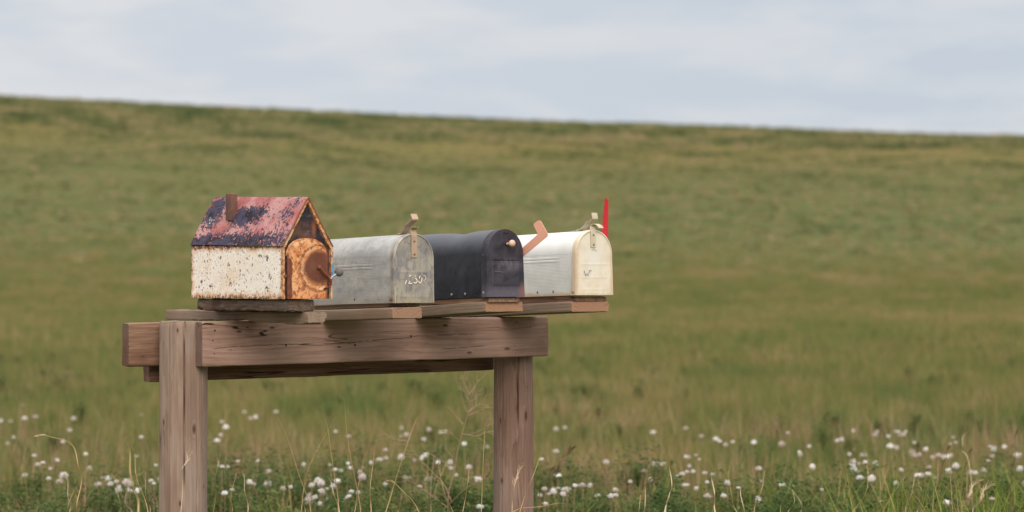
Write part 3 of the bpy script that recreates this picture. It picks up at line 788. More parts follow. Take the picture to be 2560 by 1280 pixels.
# --- black mailbox
g = boxroot('metal_mailbox', .866, .497, 1.0848, .033, 'dented black mailbox with a peach knob and a salmon flag leaning off its side')
w, h = .141, .2125
def dsp(y, z, sd, u):
    top = smooth_step(z, .16, .21)
    d = -.006*top*math.exp(-((y-.20)/.05)**2)+.003*top*smooth_step(y, .26, .40)
    d += .0018*noise.noise(Vector((y*9, z*12, sd+4)))
    d += .0010*max(0, 1-abs(y-.030)/.004)
    return d
body_mesh(w, h-.001, L, dsp, g, MBLK, [.003]+[.008+.008*i for i in range(58)], 1.04)
def emb(x, z):
    e = smooth_step(abs(x), .056, .053)
    d = -.0022*e*max(0, 1-((z-.1125)/.0018)**2)
    d += .0030*e*smooth_step(z, .034, .038)*(1-smooth_step(z, .100, .108))*.8
    d += .003*smooth_step(z, .04, .0)*0
    return -d+.0012*noise.noise(Vector((x*14, z*14, 9)))
dr = door_mesh(w+.003, h, emb, g, MBLKD, 1.04, .004, .030, 0)
kb = MB(); kb.tube([(.006, 0, h-.047), (.006, -.010, h-.047), (.006, -.016, h-.047)], [.0048, .0044, .0052], 12); kb.ball((.006, -.026, h-.046), .0112, 20, (1, .85, 1)); kb.build('knob', MKNOB, dr)
wa = MB(); wa.disc((.006, -.0005, h-.047), (0, -1, 0), .0075, .002); wa.build('washer', MHOLE, dr)
sl = MB(); sl.plate([(-.009, -.002), (.012, -.002), (.014, .0005), (.006, .0022), (-.007, .0022)], lambda a, b, c: Vector((a, -.0012-c, h-.0125+b)), .0010); sl.build('latch_slot', flat('rusted slot', hx('34201a'), .8), dr)
sc_ = MB(); sc_.plate([(-.048, 0), (-.030, -.001), (-.012, -.003), (-.012, -.0015), (-.030, .0008), (-.048, .002)], lambda a, b, c: Vector((a, -.0037-c, .079+b)), .0003); sc_.build('scratch', flat('bare scratch', hx('6d666c'), .6), dr)
for yy, rr, m_ in ((.0215, .0052, MSCREW), (.188, .0045, MSCREW), (.118, .0042, MSCREW)):
    s_ = MB(); s_.disc((-w/2-.0012-(.0022 if yy < .03 else 0), yy, .012 if yy > .03 else .013), (-1, 0, 0), rr, .003, 12); s_.build('screw', m_, g)
s_ = MB(); s_.disc((-w/2-.0018, .062, .013), (-1, 0, 0), .003, .001, 8); s_.build('screw_hole', MHOLE, g)
# salmon flag in the plane of the right side
fl = MB()
fp = [(.080, .078), (.088, .096), (.010, .1552), (-.0630, .1930), (-.0652, .1965), (-.0454, .2230), (-.0480, .2290), (-.0689, .2370), (-.0800, .2350), (-.1059, .2024), (-.1137, .1925), (-.1110, .1850), (.010, .1274)]
fl.plate(fp, lambda a, b, c: Vector((w/2+.0075+c, a, b)), .0020)
fo = fl.build('flag', MPINK, g)
s_ = MB(); s_.disc((w/2+.001, .090, .092), (1, 0, 0), .007, .012); s_.build('pivot', MRIV, fo)

# --- white mailbox
g = boxroot('metal_mailbox', 1.233, .497, 1.0882, .029, 'white ribbed mailbox with a cream door and an upright red flag, last in the row')
w, h = .151, .2125
def dsp(y, z, sd, u):
    d = rib(y, z, .012, .150, .035, L-.02)+emb_line(y, z, .123, .085)+emb_line(y, z, .113, .080)
    d += .0011*max(0, 1-((z-.172)/.0025)**2)*smooth_step(y, .09, .10)
    d += .0005*noise.noise(Vector((y*12, z*15, sd+8)))
    return d
body_mesh(w, h-.002, L, dsp, g, MWH, [.004]+[.012+.0115*i for i in range(41)])
def emb(x, z):
    e = smooth_step(abs(x), .057, .054); d = .0012*e*max(0, 1-((z-.100)/.002)**2)+.0010*e*max(0, 1-((z-.057)/.002)**2)+.0008*e*max(0, 1-((z-.018)/.002)**2)
    return -d+.0006*noise.noise(Vector((x*12, z*12, 15)))
dr = door_mesh(w+.005, h, emb, g, MWHD, 1.0, .0022)
ear = MB(); ear.plate([(.000, .000), (.026, .000), (.026, .012), (.022, .022), (.012, .026), (.002, .022)], lambda a, b, c: Vector((-w/2-.0052-c, a, b)), .0012); ear.build('hinge_ear', MWHD, g)
s_ = MB(); s_.disc((-w/2-.0064, .011, .012), (-1, 0, 0), .005, .003); s_.build('hinge_rivet', MCATCH, g)
for yy in (.118, .198):
    s_ = MB(); s_.disc((-w/2-.0003, yy, .014), (-1, 0, 0), .0036, .0014, 8); s_.build('screw', MRIV, g)
tab = MB(); tab.ribbon([(-.004, -.0022, h-.058), (-.004, -.0024, h-.03), (-.004, -.0030, h-.006), (-.004, .000, h+.004), (-.003, .001, h+.010), (0, -.004, h+.0165), (.005, -.010, h+.0175), (.013, -.016, h+.012), (.017, -.018, h+.004)], (.0215, 0, .0), .0014)
tb = tab.build('latch_tab', MCREAMM, dr)
for zz in (.049, .018):
    s_ = MB(); s_.disc((-.003, -.0028, h-zz), (0, -1, 0), .0034, .0026, 10); s_.build('rivet', MRIV, tb)
ct = MB(); ct.ribbon([(0, .095, h-.001), (0, .064, h-.0002), (0, .050, h+.005), (0, .032, h+.016), (0, .022, h+.026), (0, .016, h+.027), (0, .008, h+.026), (0, .000, h+.031), (0, -.0085, h+.034), (0, -.0090, h+.037), (0, -.0050, h+.054)], (.0235, 0, 0), .0016)
ct.build('latch_catch', MCREAMM, g)
s_ = MB(); s_.disc((0, .078, h-.0002), (0, 0, 1), .005, .003); s_.build('rivet', MCREAMM, g)
def D4(pts): return [((px-1487.5)/91*.153, (738-py)/170*.2125) for px, py in [(1440+a/10.67, 600+b/10.67) for a, b in pts]]
strokes('marker_letter', [D4([(222, 790), (262, 945)]), D4([(262, 945), (298, 875), (335, 950)]), D4([(340, 900), (368, 800)]), D4([(360, 800), (425, 792)])], MBLUE, dr, .0024, -.0022)
for q_ in ([(485, 955), (510, 950)], [(650, 880), (664, 872)], [(695, 950), (712, 955)], [(445, 235), (480, 200), (500, 200), (570, 245)]): strokes('faint_mark', [D4(q_)], MFAINT, dr, .0018, -.0022)
fl = MB()
pl = [(.0640, .080), (.0565, .2041), (.0480, .2341), (.0350, .3124), (.0300, .3173), (.0230, .3173), (.0190, .3115), (.0230, .2330), (.0240, .2030), (.0250, .080)]
fl.plate(pl, lambda a, b, c: Vector((w/2+.0060+c, a, b)), .003)
fo = fl.build('flag', MRED, g)
s_ = MB(); s_.disc((w/2+.001, .034, .092), (1, 0, 0), .008, .012); s_.build('pivot', MRIV, fo)

# ------------------------------------------------------------------ rusty house mailbox
hb = empty('house_mailbox', sk(.142, .470, 1.0835), (0, 0, TH))
tag(hb, 'rusty house-shaped steel mailbox with peeling red roof, chimney and round arched door', 'mailbox')
HW = .0845; WZ = .1500; RZ = .2925; HL = .520
def rusty(t, o, c, amt_z=True):
    n = t.noise(o, 60, 6, .68, .4)
    return n
def m_wall(t):
    o = t.coord(); x, y, z = t.sep(o)
    n = t.noise(o, 38, 7, .66, .3); nf = t.noise(t.mapv(o, (1, 1.2, .9)), 150, 5, .66, .3); vo = t.voro(t.mapv(o, (1, 1, .62)), 95)
    big = t.noise(o, 9, 4, .55)
    c = t.mix(t.step(n, .38, .62), hx('f3e6d6'), hx('f8f0e8'))
    ed = t.math('MINIMUM', t.math('MINIMUM', z, t.mul(t.sub(.153, z), 1.2)), t.math('MINIMUM', t.add(y, .004), t.sub(.524, y)))
    edn = t.add(ed, t.mul(t.sub(n, .5), .05))
    c = t.mix(t.mul(t.step(edn, .026, .0), .75), c, hx('d9985c'))
    c = t.mix(t.mul(t.step(big, .5, .75), .4), c, hx('e6b98a'))
    spots = t.mul(t.step(nf, .585, .62), t.step(n, .42, .54))
    sp2 = t.mul(t.step(vo, .26, .17), t.step(t.noise(o, 31, 2), .48, .54))
    sp = t.math('MAXIMUM', spots, sp2)
    sp = t.math('MAXIMUM', sp, t.mul(t.step(edn, .012, .0), t.step(nf, .42, .5)))
    for (yy, zz, a, b_) in ((.085, .118, .012, .010), (.07, .065, .009, .010), (.40, .035, .014, .008), (.085, .03, .016, .011), (.29, .045, .010, .012), (.30, .10, .008, .008), (.235, .07, .004, .018), (.12, .125, .018, .006), (.35, .12, .007, .006), (.46, .05, .008, .006), (.17, .10, .007, .007)):
        sp = t.math('MAXIMUM', sp, t.step(t.add(t.blob(o, (-HW, yy, zz), (.05, a*1.6, b_*1.6)), t.mul(t.sub(nf, .5), 5.0)), .62, .80))
    halo = t.step(nf, .56, .64)
    c = t.mix(t.mul(t.mul(halo, t.step(n, .42, .56)), .35), c, hx('c98d5c'))
    c = t.mix(sp, c, t.mix(t.step(n, .4, .6), hx('6a3a2a'), hx('42302c')))
    return {'Base Color': c, 'Roughness': t.mix(sp, (.5,)*3+(1,), (.9,)*3+(1,)), 'spec': .35, 'Normal': t.bump(t.sub(1.0, sp), .5, .0008)}
def m_roof(t):
    o = t.coord(); x, y, z = t.sep(o)
    n = t.noise(t.mapv(o, (1, .8, 1)), 34, 8, .70, .4); nf = t.noise(t.mapv(o, (1, 1, 1)), 110, 5, .68, .3); big = t.noise(o, 11, 4, .55)
    c = t.mix(t.step(big, .38, .62), hx('a65f5d'), hx('b78885'))
    c = t.mix(t.mul(t.step(n, .5, .7), .4), c, hx('93696c'))
    # bare dark metal: upper back corner, a patch by the chimney, the band over the eave
    m = t.mul(t.blob(o, (-.03, .475, .262), (.2, .085, .075)), 1.1)
    m = t.math('MAXIMUM', m, t.mul(t.blob(o, (-.03, .275, .245), (.2, .125, .040)), 1.25))
    m = t.math('MAXIMUM', m, t.mul(t.blob(o, (-.03, .21, .258), (.2, .05, .034)), 1.0))
    m = t.math('MAXIMUM', m, t.mul(t.mul(t.step(z, .215, .175), t.step(y, -.25, .22)), .74))
    m = t.math('MAXIMUM', m, t.mul(t.blob(o, (-.03, .05, .25), (.2, .06, .10)), .45))
    f = t.add(t.mul(m, .62), t.add(t.mul(t.sub(n, .5), 1.3), t.mul(t.sub(nf, .5), 1.9)))
    dk = t.step(f, .15, .26)
    dark = t.mix(t.step(n, .4, .6), hx('1c1a24'), hx('454054'))
    c = t.mix(dk, c, dark)
    rs = t.math('MAXIMUM', t.step(t.add(t.math('MINIMUM', t.sub(z, .148), t.sub(y, -.002)), t.mul(t.sub(nf, .5), .02)), .006, .0), t.mul(t.step(nf, .66, .72), .7))
    c = t.mix(t.mul(rs, .8), c, hx('7d4230'))
    ch = t.mul(t.blob(o, (-.06, .375, .24), (.06, .04, .06)), t.step(nf, .4, .6))
    c = t.mix(t.mul(ch, .9), c, hx('a06046'))
    lt = t.mul(t.blob(o, (-.04, .465, .235), (.05, .05, .02)), t.step(nf, .56, .60))
    c = t.mix(t.math('MULTIPLY', lt, 2.0, clamp=True), c, hx('d9d2c0'))
    return {'Base Color': c, 'Roughness': t.add(.6, t.mul(dk, .15)), 'spec': .25, 'Normal': t.bump(t.sub(n, t.mul(dk, .5)), .4, .001)}
def m_rim(t):
    o = t.coord(); n = t.noise(o, 70, 6, .68, .3); n2 = t.noise(o, 22, 4, .6)
    c = t.mix(t.step(n, .42, .58), hx('dda672'), hx('8f5138'))
    c = t.mix(t.mul(t.step(n2, .5, .64), .6), c, hx('e6cfa6'))
    return {'Base Color': c, 'Roughness': .75, 'spec': .25, 'Normal': t.bump(n, .5, .001)}
def m_gable(t):
    o = t.coord(); n = t.noise(o, 45, 7, .7, .3); n2 = t.noise(o, 14, 3, .6)
    c = t.mix(t.step(n2, .40, .58), hx('5e4238'), hx('2c2830'))
    c = t.mix(t.mul(t.step(n, .56, .64), .7), c, hx('6e6470'))
    c = t.mix(t.mul(t.blob(o, (.028, 0, .205), (.010, .1, .035)), 1.2), c, hx('8a5238'))
    return {'Base Color': c, 'Roughness': .75, 'spec': .3, 'Normal': t.bump(n, .4, .001)}
def m_door(t):
    o = t.coord(); x, y, z = t.sep(o)
    n = t.noise(o, 48, 7, .70, .5); nf = t.noise(t.mapv(o, (1, 1, .7)), 120, 4, .65, .3); n2 = t.noise(o, 16, 4, .6)
    c = t.mix(t.step(n2, .38, .62), hx('e6b283'), hx('d08850'))
    c = t.mix(t.mul(t.step(n, .50, .36), .5), c, hx('f0d3a8'))
    c = t.mix(t.mul(t.step(z, .05, .0), .45), c, hx('cf6f2c'))
    c = t.mix(t.mul(t.step(n, .49, .60), .8), c, hx('96553a'))
    c = t.mix(t.mul(t.step(nf, .56, .64), .85), c, hx('6a3a2a'))
    dx = t.sub(x, .037); dz = t.sub(z, .092)
    d = t.math('SQRT', t.add(t.mul(dx, dx), t.mul(dz, dz)))
    dn = t.add(d, t.add(t.mul(t.sub(n, .5), .040), t.mul(t.sub(n2, .5), .030)))
    c = t.mix(t.mul(t.step(t.math('ABSOLUTE', t.sub(dn, .067)), .0065, .001), .5), c, hx('6b4438'))
    c = t.mix(t.mul(t.step(dn, .060, .042), .95), c, t.mix(n2, hx('6e3c2c'), hx('55362f')))
    e = t.step(t.add(t.math('ABSOLUTE', t.add(x, .0)), t.mul(t.sub(n, .5), .03)), .058, .068)
    c = t.mix(t.mul(e, .6), c, hx('8a4c34'))
    return {'Base Color': c, 'Roughness': .75, 'spec': .25, 'Normal': t.bump(t.add(n, t.mul(nf, .5)), .5, .001)}
MWALL = material('peeling cream paint over rust', m_wall); MROOF = material('peeling red roof paint', m_roof)
MRIM = material('orange rusted edge', m_rim); MGAB = material('dark rusted gable', m_gable); MDOOR = material('orange rusted door', m_door)
MRUST = flat('brown rusted steel', hx('7a4a38'), .8, .1, .3, 60)
TS = .010                                            # the ridge climbs a touch towards the back
def hp(x, y, z): return Vector((x, y, z+(TS*y/HL*1.6 if z > .1 else 0)))
# walls: two sides, back, floor (front face is the gable panel + door)
v = []; f = []; ny, nz = 60, 18
for sd in (-1, 1):
    o_ = len(v)
    for j in range(ny+1):
        for i in range(nz+1):
            y = HL*j/ny; z = WZ*i/nz; p = hp(sd*HW, y, z)
            p.z = z+(TS*y/HL*(z/WZ)); p.x += sd*.0010*noise.noise(Vector((y*9, z*14, sd)))
            v.append(p)
    for j in range(ny):
        for i in range(nz): f.append((o_+j*(nz+1)+i, o_+j*(nz+1)+i+1, o_+(j+1)*(nz+1)+i+1, o_+(j+1)*(nz+1)+i))
nw = (ny+1)*(nz+1)
bl, br = ny*(nz+1), nw+ny*(nz+1)
v.append(Vector((0, HL, RZ+TS*1.6))); ap = len(v)-1
f.append((bl, br, br+nz, ap, bl+nz)); f.append((0, nw, br, bl))
obj('wall', v, f, MWALL, hb, True)
# roof: two folded slopes with thickness and slight waviness
v = []; f = []; m1 = 50; m2 = 22; th = .003
def roofp(y, u, off):                                # u from -1 (left eave) over 0 (ridge) to 1
    x = u*(HW+.0018); z = RZ-abs(u)*(RZ-WZ)+.0015
    nn = Vector((math.copysign(.86, u) if u else 0, 0, .5 if u else 1)).normalized()
    p = Vector((x, y, z+TS*(1+.6*(1-abs(u)))*max(0, y)/HL))+nn*off
    p += nn*.0012*noise.noise(Vector((y*8, u*5, 3)))
    return p
for off in (0, th):
    for j in range(m1+1):
        for i in range(2*m2+1): v.append(roofp(-.004+(HL+.007)*j/m1, -1+i/m2, off))
n_ = 2*m2+1; half = (m1+1)*n_
for j in range(m1):
    for i in range(n_-1):
        q = (j*n_+i, j*n_+i+1, (j+1)*n_+i+1, (j+1)*n_+i); f.append(q[::-1]); f.append(tuple(a+half for a in q))
for i in range(n_-1):
    f.append((i, i+1, half+i+1, half+i)); f.append((m1*n_+i, m1*n_+i+1, half+m1*n_+i+1, half+m1*n_+i))
for j in range(m1):
    f.append((j*n_, (j+1)*n_, half+(j+1)*n_, half+j*n_)); e = n_-1; f.append((j*n_+e, (j+1)*n_+e, half+(j+1)*n_+e, half+j*n_+e))
rf = obj('roof', v, f, MROOF, hb, True)
cm = MB(); cc = Vector((-.041, .356, .276))
bw, bd, bt = .0120, .0150, .0016
cm.box(cc, (bw*2, bd*2, .082), .001); 
cm.box(cc+Vector((0, 0, .0415)), (bw*2-.006, bd*2-.006, .0012))
chim = cm.build('chimney', None, rf)
def m_chim(t):
    o = t.coord(); x, y, z = t.sep(o); n = t.noise(o, 60, 6, .68, .3); n2 = t.noise(t.mapv(o, (1, 1, .4)), 25, 4, .6)
    c = t.mix(t.step(n2, .4, .6), hx('6a4a40'), hx('4a4048')); c = t.mix(t.mul(t.step(n, .54, .64), .7), c, hx('9a5a3c'))
    c = t.mix(t.mul(t.step(z, .312, .320), .7), c, hx('b07a52'))
    return {'Base Color': c, 'Roughness': .7, 'Normal': t.bump(n, .4, .001)}
chim.data.materials.clear(); chim.data.materials.append(material('rusted chimney', m_chim))
# front: rim strips around a recessed dark panel
rm = MB()
A = [(-HW, 0), (-HW, WZ), (0, RZ), (HW, WZ), (HW, 0)]
gd = MB(); gd.plate([(-HW+.002, .001), (HW-.002, .001), (HW-.002, WZ), (0, RZ-.003), (-HW+.002, WZ)], lambda a, b, c: Vector((a, .009+c, b)), .002)
gd.build('gable_panel', MGAB, hb, False)
def stripf(p, q, wd, y0=-.002, dep=.012):
    p = Vector((p[0], 0, p[1])); q = Vector((q[0], 0, q[1])); d = (q-p).normalized(); nn = Vector((d.z, 0, -d.x))
    n = 16; vv = []; ff = []
    for i in range(n+1):
        c = p+(q-p)*i/n; w_ = wd*(1+.25*noise.noise(c*40)); j_ = Vector((0, .0008*noise.noise(c*60), 0))
        vv += [c+Vector((0, y0, 0))+j_, c+nn*w_+Vector((0, y0+.001, 0))+j_, c+nn*w_+Vector((0, y0+dep, 0)), c+Vector((0, y0+dep, 0))]
    for i in range(n):
        for k in range(4): ff.append((i*4+k, i*4+(k+1)%4, i*4+4+(k+1)%4, i*4+4+k))
    ff += [(0, 1, 2, 3), tuple(4*n+k for k in range(4))]
    rm.addm(vv, ff)
stripf((-HW-.0015, .0), (-HW-.0015, WZ), .007); stripf((-HW-.0015, WZ), (0, RZ+.004), .0075); stripf((0, RZ+.004), (HW+.0015, WZ), .0075); stripf((HW+.0015, WZ), (HW+.0015, 0), .0045)
rm.build('gable_rim', MRIM, hb)
# door: arched plate with raised rings
def dhw(z):
    zs = .112; b_ = .060
    return .0675 if z < zs else .0675*max(0, 1-((z-zs)/b_)**2.6)**(1/2.2)
v = []; f = []; nz, nxx = 80, 60; DH = .1715
for j in range(nz+1):
    z = DH*(1-(1-j/nz)**1.5); hw = dhw(min(z, DH-.0002))
    for i in range(nxx+1):
        x = hw*(2*i/nxx-1); d = math.hypot(x-.037, z-.092)
        e = .0022*max(0, 1-((d-.067)/.0055)**2)+.0018*smooth_step(d, .056, .052)
        e += .0008*noise.noise(Vector((x*30, z*30, 2)))
        v.append(Vector((x, -.002-e, z+.0005)))
for j in range(nz):
    for i in range(nxx): f.append((j*(nxx+1)+i, j*(nxx+1)+i+1, (j+1)*(nxx+1)+i+1, (j+1)*(nxx+1)+i))
mb = MB(); mb.addm(v, f)
per = [(-dhw(z), z) for z in [DH*(1-(1-j/nz)**1.5) for j in range(nz)]]; per = per+[(-a, b) for a, b in per[::-1]]
vv = []; ff = []
for yv in (-.002, .007):
    vv += [Vector((a, yv, b+.0005)) for a, b in per]
m = len(per)
for i in range(m-1): ff.append((i, i+1, m+i+1, m+i))
mb.addm(vv, ff)
hd = mb.build('door', MDOOR, hb)
fr = MB(); fr.tube([(a*1.035, .0060, b+.003) for a, b in per[45:-45:3]], .0028, 6); fr.build('door_frame', MRIM, hb)
hg = MB(); hg.tube([(-.0685, -.0035, .012), (-.0685, -.0040, .119)], .0048, 10); hg.tube([(-.0685, -.0035, .0), (-.0685, -.0040, .0105)], .0044, 10)
hg.plate([(-.066, .002), (-.056, .004), (-.058, .060), (-.055, .075), (-.058, .115), (-.066, .118)], lambda a, b, c: Vector((a, -.0045+c, b)), .0020)
hg.build('hinge', MRUST, hd)
ns = MB(); ns.disc((-.0800, -.004, .066), (-.4, -1, 0), .0050, .003); ns.build('rivet', MRUST, hb)
lt = MB()
lt.ribbon([(.037, -.008, .090), (.041, -.011, .082), (.048, -.013, .072), (.058, -.014, .064), (.065, -.017, .056), (.069, -.020, .046), (.068, -.019, .037), (.060, -.012, .031), (.052, -.006, .029)], (0, -.0105, .006), .0028)
lt.disc((.036, -.003, .091), (0, -1, .2), .0068, .009, 12)
hl = lt.build('latch_handle', MRUST, hd)
# lever with grey ball, reaching round the right side
MCHR = flat('chrome rod', hx('c8c8cc'), .2, 1.0, .05); MBLU = flat('blue plastic strap', hx('2f8fc4'), .4, 0, .05); MBALL = flat('grey rubber ball', hx('6d6462'), .7, 0, .1)
lv = MB(); lv.tube([(.068, -.018, .058), (.078, -.014, .065), (.100, -.006, .074)], .0026, 8); rod = lv.build('lever_rod', MCHR, hb)
bs = MB(); bs.ribbon([(.0860, .000, .100), (.0872, .000, .080), (.0865, -.006, .064), (.092, -.008, .069)], (0, .006, 0), .004); bs.build('blue_strap', MBLU, hb)
kb = MB(); kb.ball((.108, -.004, .078), .0132, 24); kb.build('ball_grip', MBALL, hb)
bt_ = MB(); bt_.disc((.086, .010, .134), (1, 0, 0), .0062, .009, 10); bt_.build('bolt', MRUST, hb)

# ------------------------------------------------------------------ dandelions
def m_puff(name, c1, c2):
    m = bpy.data.materials.new(name); m.use_nodes = True; t = NT(m.node_tree); m.node_tree.nodes.clear()
    out = t.new('ShaderNodeOutputMaterial'); o = t.new('ShaderNodeObjectInfo').outputs['Random']
    c = t.mix(o, c1, c2); d = t.new('ShaderNodeBsdfDiffuse'); t.put(d.inputs[0], c); tr = t.new('ShaderNodeBsdfTranslucent'); t.put(tr.inputs[0], c)
    mx = t.new('ShaderNodeMixShader'); mx.inputs[0].default_value = .4; t.put(mx.inputs[1], d.outputs[0]); t.put(mx.inputs[2], tr.outputs[0]); t.put(out.inputs[0], mx.outputs[0])
    return m
MPUFF = m_puff('dandelion down', hx('fffdfa'), hx('dccec6')); MSTEM = flat('dandelion stem', hx('8a7a58'), .7, 0, .1); MYEL = flat('yellow petals', hx('d99a1c'), .6, 0, .1)
MCORE = flat('seed core', hx('6a5140'), .8)
def puff_mesh(seed, n=260, rad=.020, part=1.0):
    r = random.Random(seed); v = []; f = []; fm = []
    for k in range(n):
        z = 1-2*(k+.5)/n
        if z < -.8 or r.random() > part: continue
        a = k*2.39996; q = math.sqrt(1-z*z); d = Vector((q*math.cos(a), q*math.sin(a), z)); nz_ = noise.noise(d*1.6+Vector((seed*5, 0, 0)))
        if nz_ < -.22: continue
        c = d*rad*r.uniform(.80, 1.08)*(1+.45*nz_); u = d.orthogonal().normalized(); w = d.cross(u)
        s = rad*r.uniform(.16, .23); a0 = r.uniform(0, 3)
        for m in range(3):                                # a star of three slim rays
            e = math.cos(a0+m*1.047)*u+math.sin(a0+m*1.047)*w; g = d.cross(e)*s*.20
            o = len(v); v += [c-e*s+d*s*.25, c+g, c+e*s+d*s*.25, c-g]; f.append((o, o+1, o+2, o+3)); fm.append(0)
        o = len(v); t_ = u*.0004; v += [d*.003-t_, d*.003+t_, c+t_, c-t_]; f.append((o, o+1, o+2, o+3)); fm.append(0)
    b = MB(); b.ball((0, 0, 0), .0035, 8); o = len(v); v += b.v; f += [tuple(i+o for i in q) for q in b.f]; fm += [1]*len(b.f)
    me = bpy.data.meshes.new('seed_head'); me.from_pydata([tuple(p) for p in v], [], f); me.materials.append(MPUFF); me.materials.append(MCORE)
    me.polygons.foreach_set('material_index', fm); return me
puffs = [puff_mesh(1), puff_mesh(2), puff_mesh(3, part=.8), puff_mesh(4, 260, .021, .55)]
b = MB(); b.tube([(0, 0, -.02), (.004, 0, .3), (.0, .002, .6), (0, 0, 1)], [.0026, .0022, .0018, .0018], 5)
sm = b.build('stem', MSTEM); stem_me = sm.data; bpy.data.objects.remove(sm)
v = []; f = []; rr = random.Random(5)
for k in range(70):
    a = k*2.4; q = .017*math.sqrt((k+1)/70); d = Vector((math.cos(a), math.sin(a), 0)); s = Vector((-d.y, d.x, 0))*.0018
    p = d*q*.5; e = d*q+Vector((0, 0, .004-q*.25)); o = len(v); v += [p-s, p+s, e+s, e-s]; f.append((o, o+1, o+2, o+3))
yo = obj('flower_head', v, f, MYEL); yel_me = yo.data; bpy.data.objects.remove(yo)
DP = [(1411,1071),(1386,1074),(1633,1083),(1718,1072),(1748,1092),(1792,1099),(1800,1104),(1815,1113),(1828,1106),(1890,1107),(1957,1112),(1972,1084),(2141,1078),(2089,1105),(2095,1103),(2182,1088),(2218,1092),(2245,1081),(2247,1090),(2265,1081),(2230,1117),(2237,1121),(2127,1138),(2163,1139),(2295,1108),(2381,1095),(2385,1107),(2375,1112),(2320,1124),(2312,1127),(2279,1133),(2285,1140),(2295,1138),(2340,1140),(2333,1146),(2376,1140),(2360,1179),(2384,1166),(2424,1183),(2442,1184),(2306,1190),(2315,1187),(2478,1125),(2546,1140),(2515,1118),(2549,1174),(1747,1139),(1719,1144),(1513,1156),(1636,1162),(1651,1163),(1713,1181),(1617,1179),(2130,1162),(2143,1161),(2193,1161),(2193,1199),(2177,1201),(2150,1197),(2051,1227),(1898,1174),(1821,1210),(1840,1222),(1771,1208),(1761,1183),(1717,1213),(1762,1242),(1796,1240),(1887,1249),(1543,1226),(1531,1240),(1493,1241),(1470,1215),(1418,1226),(1413,1235),(1429,1217),(1404,1238),(2250,1209),(2247,1176),(2467,1154),(2465,1179),(2481,1249),(2365,1258),(2204,1256),(6,1053),(25,1054),(58,1014),(62,1047),(90,1043),(187,1048),(355,1039),(173,1077),(359,1094),(18,1111),(163,1106),(83,1140),(89,1164),(110,1158),(146,1153),(128,1197),(151,1206),(207,1137),(338,1142),(263,1197),(251,1212),(271,1211),(306,1203),(330,1212),(368,1204),(389,1198),(320,1223),(325,1228),(344,1225),(350,1228),(297,1226),(172,1190),(40,1095),(615,1031),(638,1044),(630,1047),(693,1031),(560,1056),(568,1069),(557,1088),(585,1154),(554,1169),(645,1154),(577,1169),(620,1212),(627,1207),(563,1226),(567,1234),(665,1212),(690,1180),(849,1079),(863,1092),(1006,1072),(1078,1076),(1113,1081),(1055,1102),(997,1092),(1015,1088),(756,1163),(826,1164),(863,1161),(849,1176),(855,1178),(921,1158),(943,1151),(971,1147),(1027,1152),(1056,1143),(1062,1140),(1093,1156),(1117,1164),(1122,1158),(1162,1112),(1219,1119),(1170,1170),(1153,1190),(1188,1198),(1195,1202),(1064,1199),(966,1212),(855,1205),(902,1194),(905,1191),(888,1181),(791,1209),(798,1206),(780,1213),(733,1219),(711,1222),(786,1239),(790,1247),(780,1254),(795,1262),(817,1223),(812,1230),(827,1218),(822,1235),(873,1240),(866,1249),(886,1231),(925,1223),(1190,1270),(1012,1196),(1381,1130),(1355,1150),(1360,1224),(1383,1225),(1392,1223),(1355,1237),(1401,1239),(1418,1230),(1422,1224),(1469,1215),(1544,1228),(1532,1240),(1359,1262),(1581,1207),(1717,1214),(1698,1196),(2026,1168),(2019,1118),(2480,1118),(2000,1139),(2560,1210)]
named_d = {(615,1031): 'white dandelion clock standing highest just right of the left post', (2141,1078): 'large white dandelion clock at the top of the right hand cluster',
           (2051,1227): 'lone round dandelion clock low over dark clover, right of the right post', (1633,1083): 'white dandelion clock, first lone one in the field right of the right post',
           (585,1154): 'round white dandelion clock close beside the left post, halfway down', (146,1153): 'brightest round dandelion clock left of the left post',
           (1972,1084): 'lone white dandelion clock in the field left of the right hand cluster', (58,1014): 'faint distant dandelion clock, highest at the far left'}
def place_dandelion(px, py, first=False, yellow=False):
    hh = rng.uniform(.17, .26) if py < 1150 else rng.uniform(.20, .30)
    Y = (EYE-hh)*5200/(py-690); p = at(px, py, Y); gz = float(ground_z(p.x, p.y))
    L = p.z-gz
    if L < .05: L = .05
    o = bpy.data.objects.new('dandelion', stem_me); C.collection.objects.link(o); o.location = (p.x, p.y, gz); o.rotation_euler = (rng.normal(0, .05), rng.normal(0, .05), rng.uniform(0, 6)); o.scale = (1, 1, L)
    hd_ = bpy.data.objects.new('flower_head' if yellow else 'seed_head', yel_me if yellow else puffs[int(rng.choice(4, p=[.35, .3, .2, .15]))]); C.collection.objects.link(hd_); hd_.parent = o
    s = rng.choice([rng.uniform(.38, .6), rng.uniform(.55, .9)]); hd_.location = (0, 0, 1+.004/L); q_ = rng.uniform(.55, 1.05); hd_.scale = (s, s, s*q_/L); hd_.rotation_euler = (rng.normal(0, .25)*0, 0, rng.uniform(0, 6)); 
    if yellow: tag(o, None, 'dandelion')
    else: tag(o, named_d.get((px, py), 'white dandelion clock on a thin stalk among the field grass'), 'dandelion', 'white dandelion clocks scattered across the near field')
    return o
for (px, py) in DP: place_dandelion(px, py)
for k in range(62):
    a = rng.random()
    if a < .4: j_ = DP[int(rng.integers(12, 55))]; px, py = j_[0]+rng.normal(0, 14), j_[1]+rng.normal(3, 9)
    elif a < .7: j_ = DP[int(rng.integers(110, len(DP)))]; px, py = j_[0]+rng.normal(0, 12), j_[1]+rng.normal(4, 8)
    elif a < .85: px, py = rng.uniform(0, 395), rng.normal(1195, 22)
    else: px, py = rng.uniform(1380, 1980), rng.normal(1205, 20)
    place_dandelion(float(px), float(np.clip(py, 1080, 1262)))
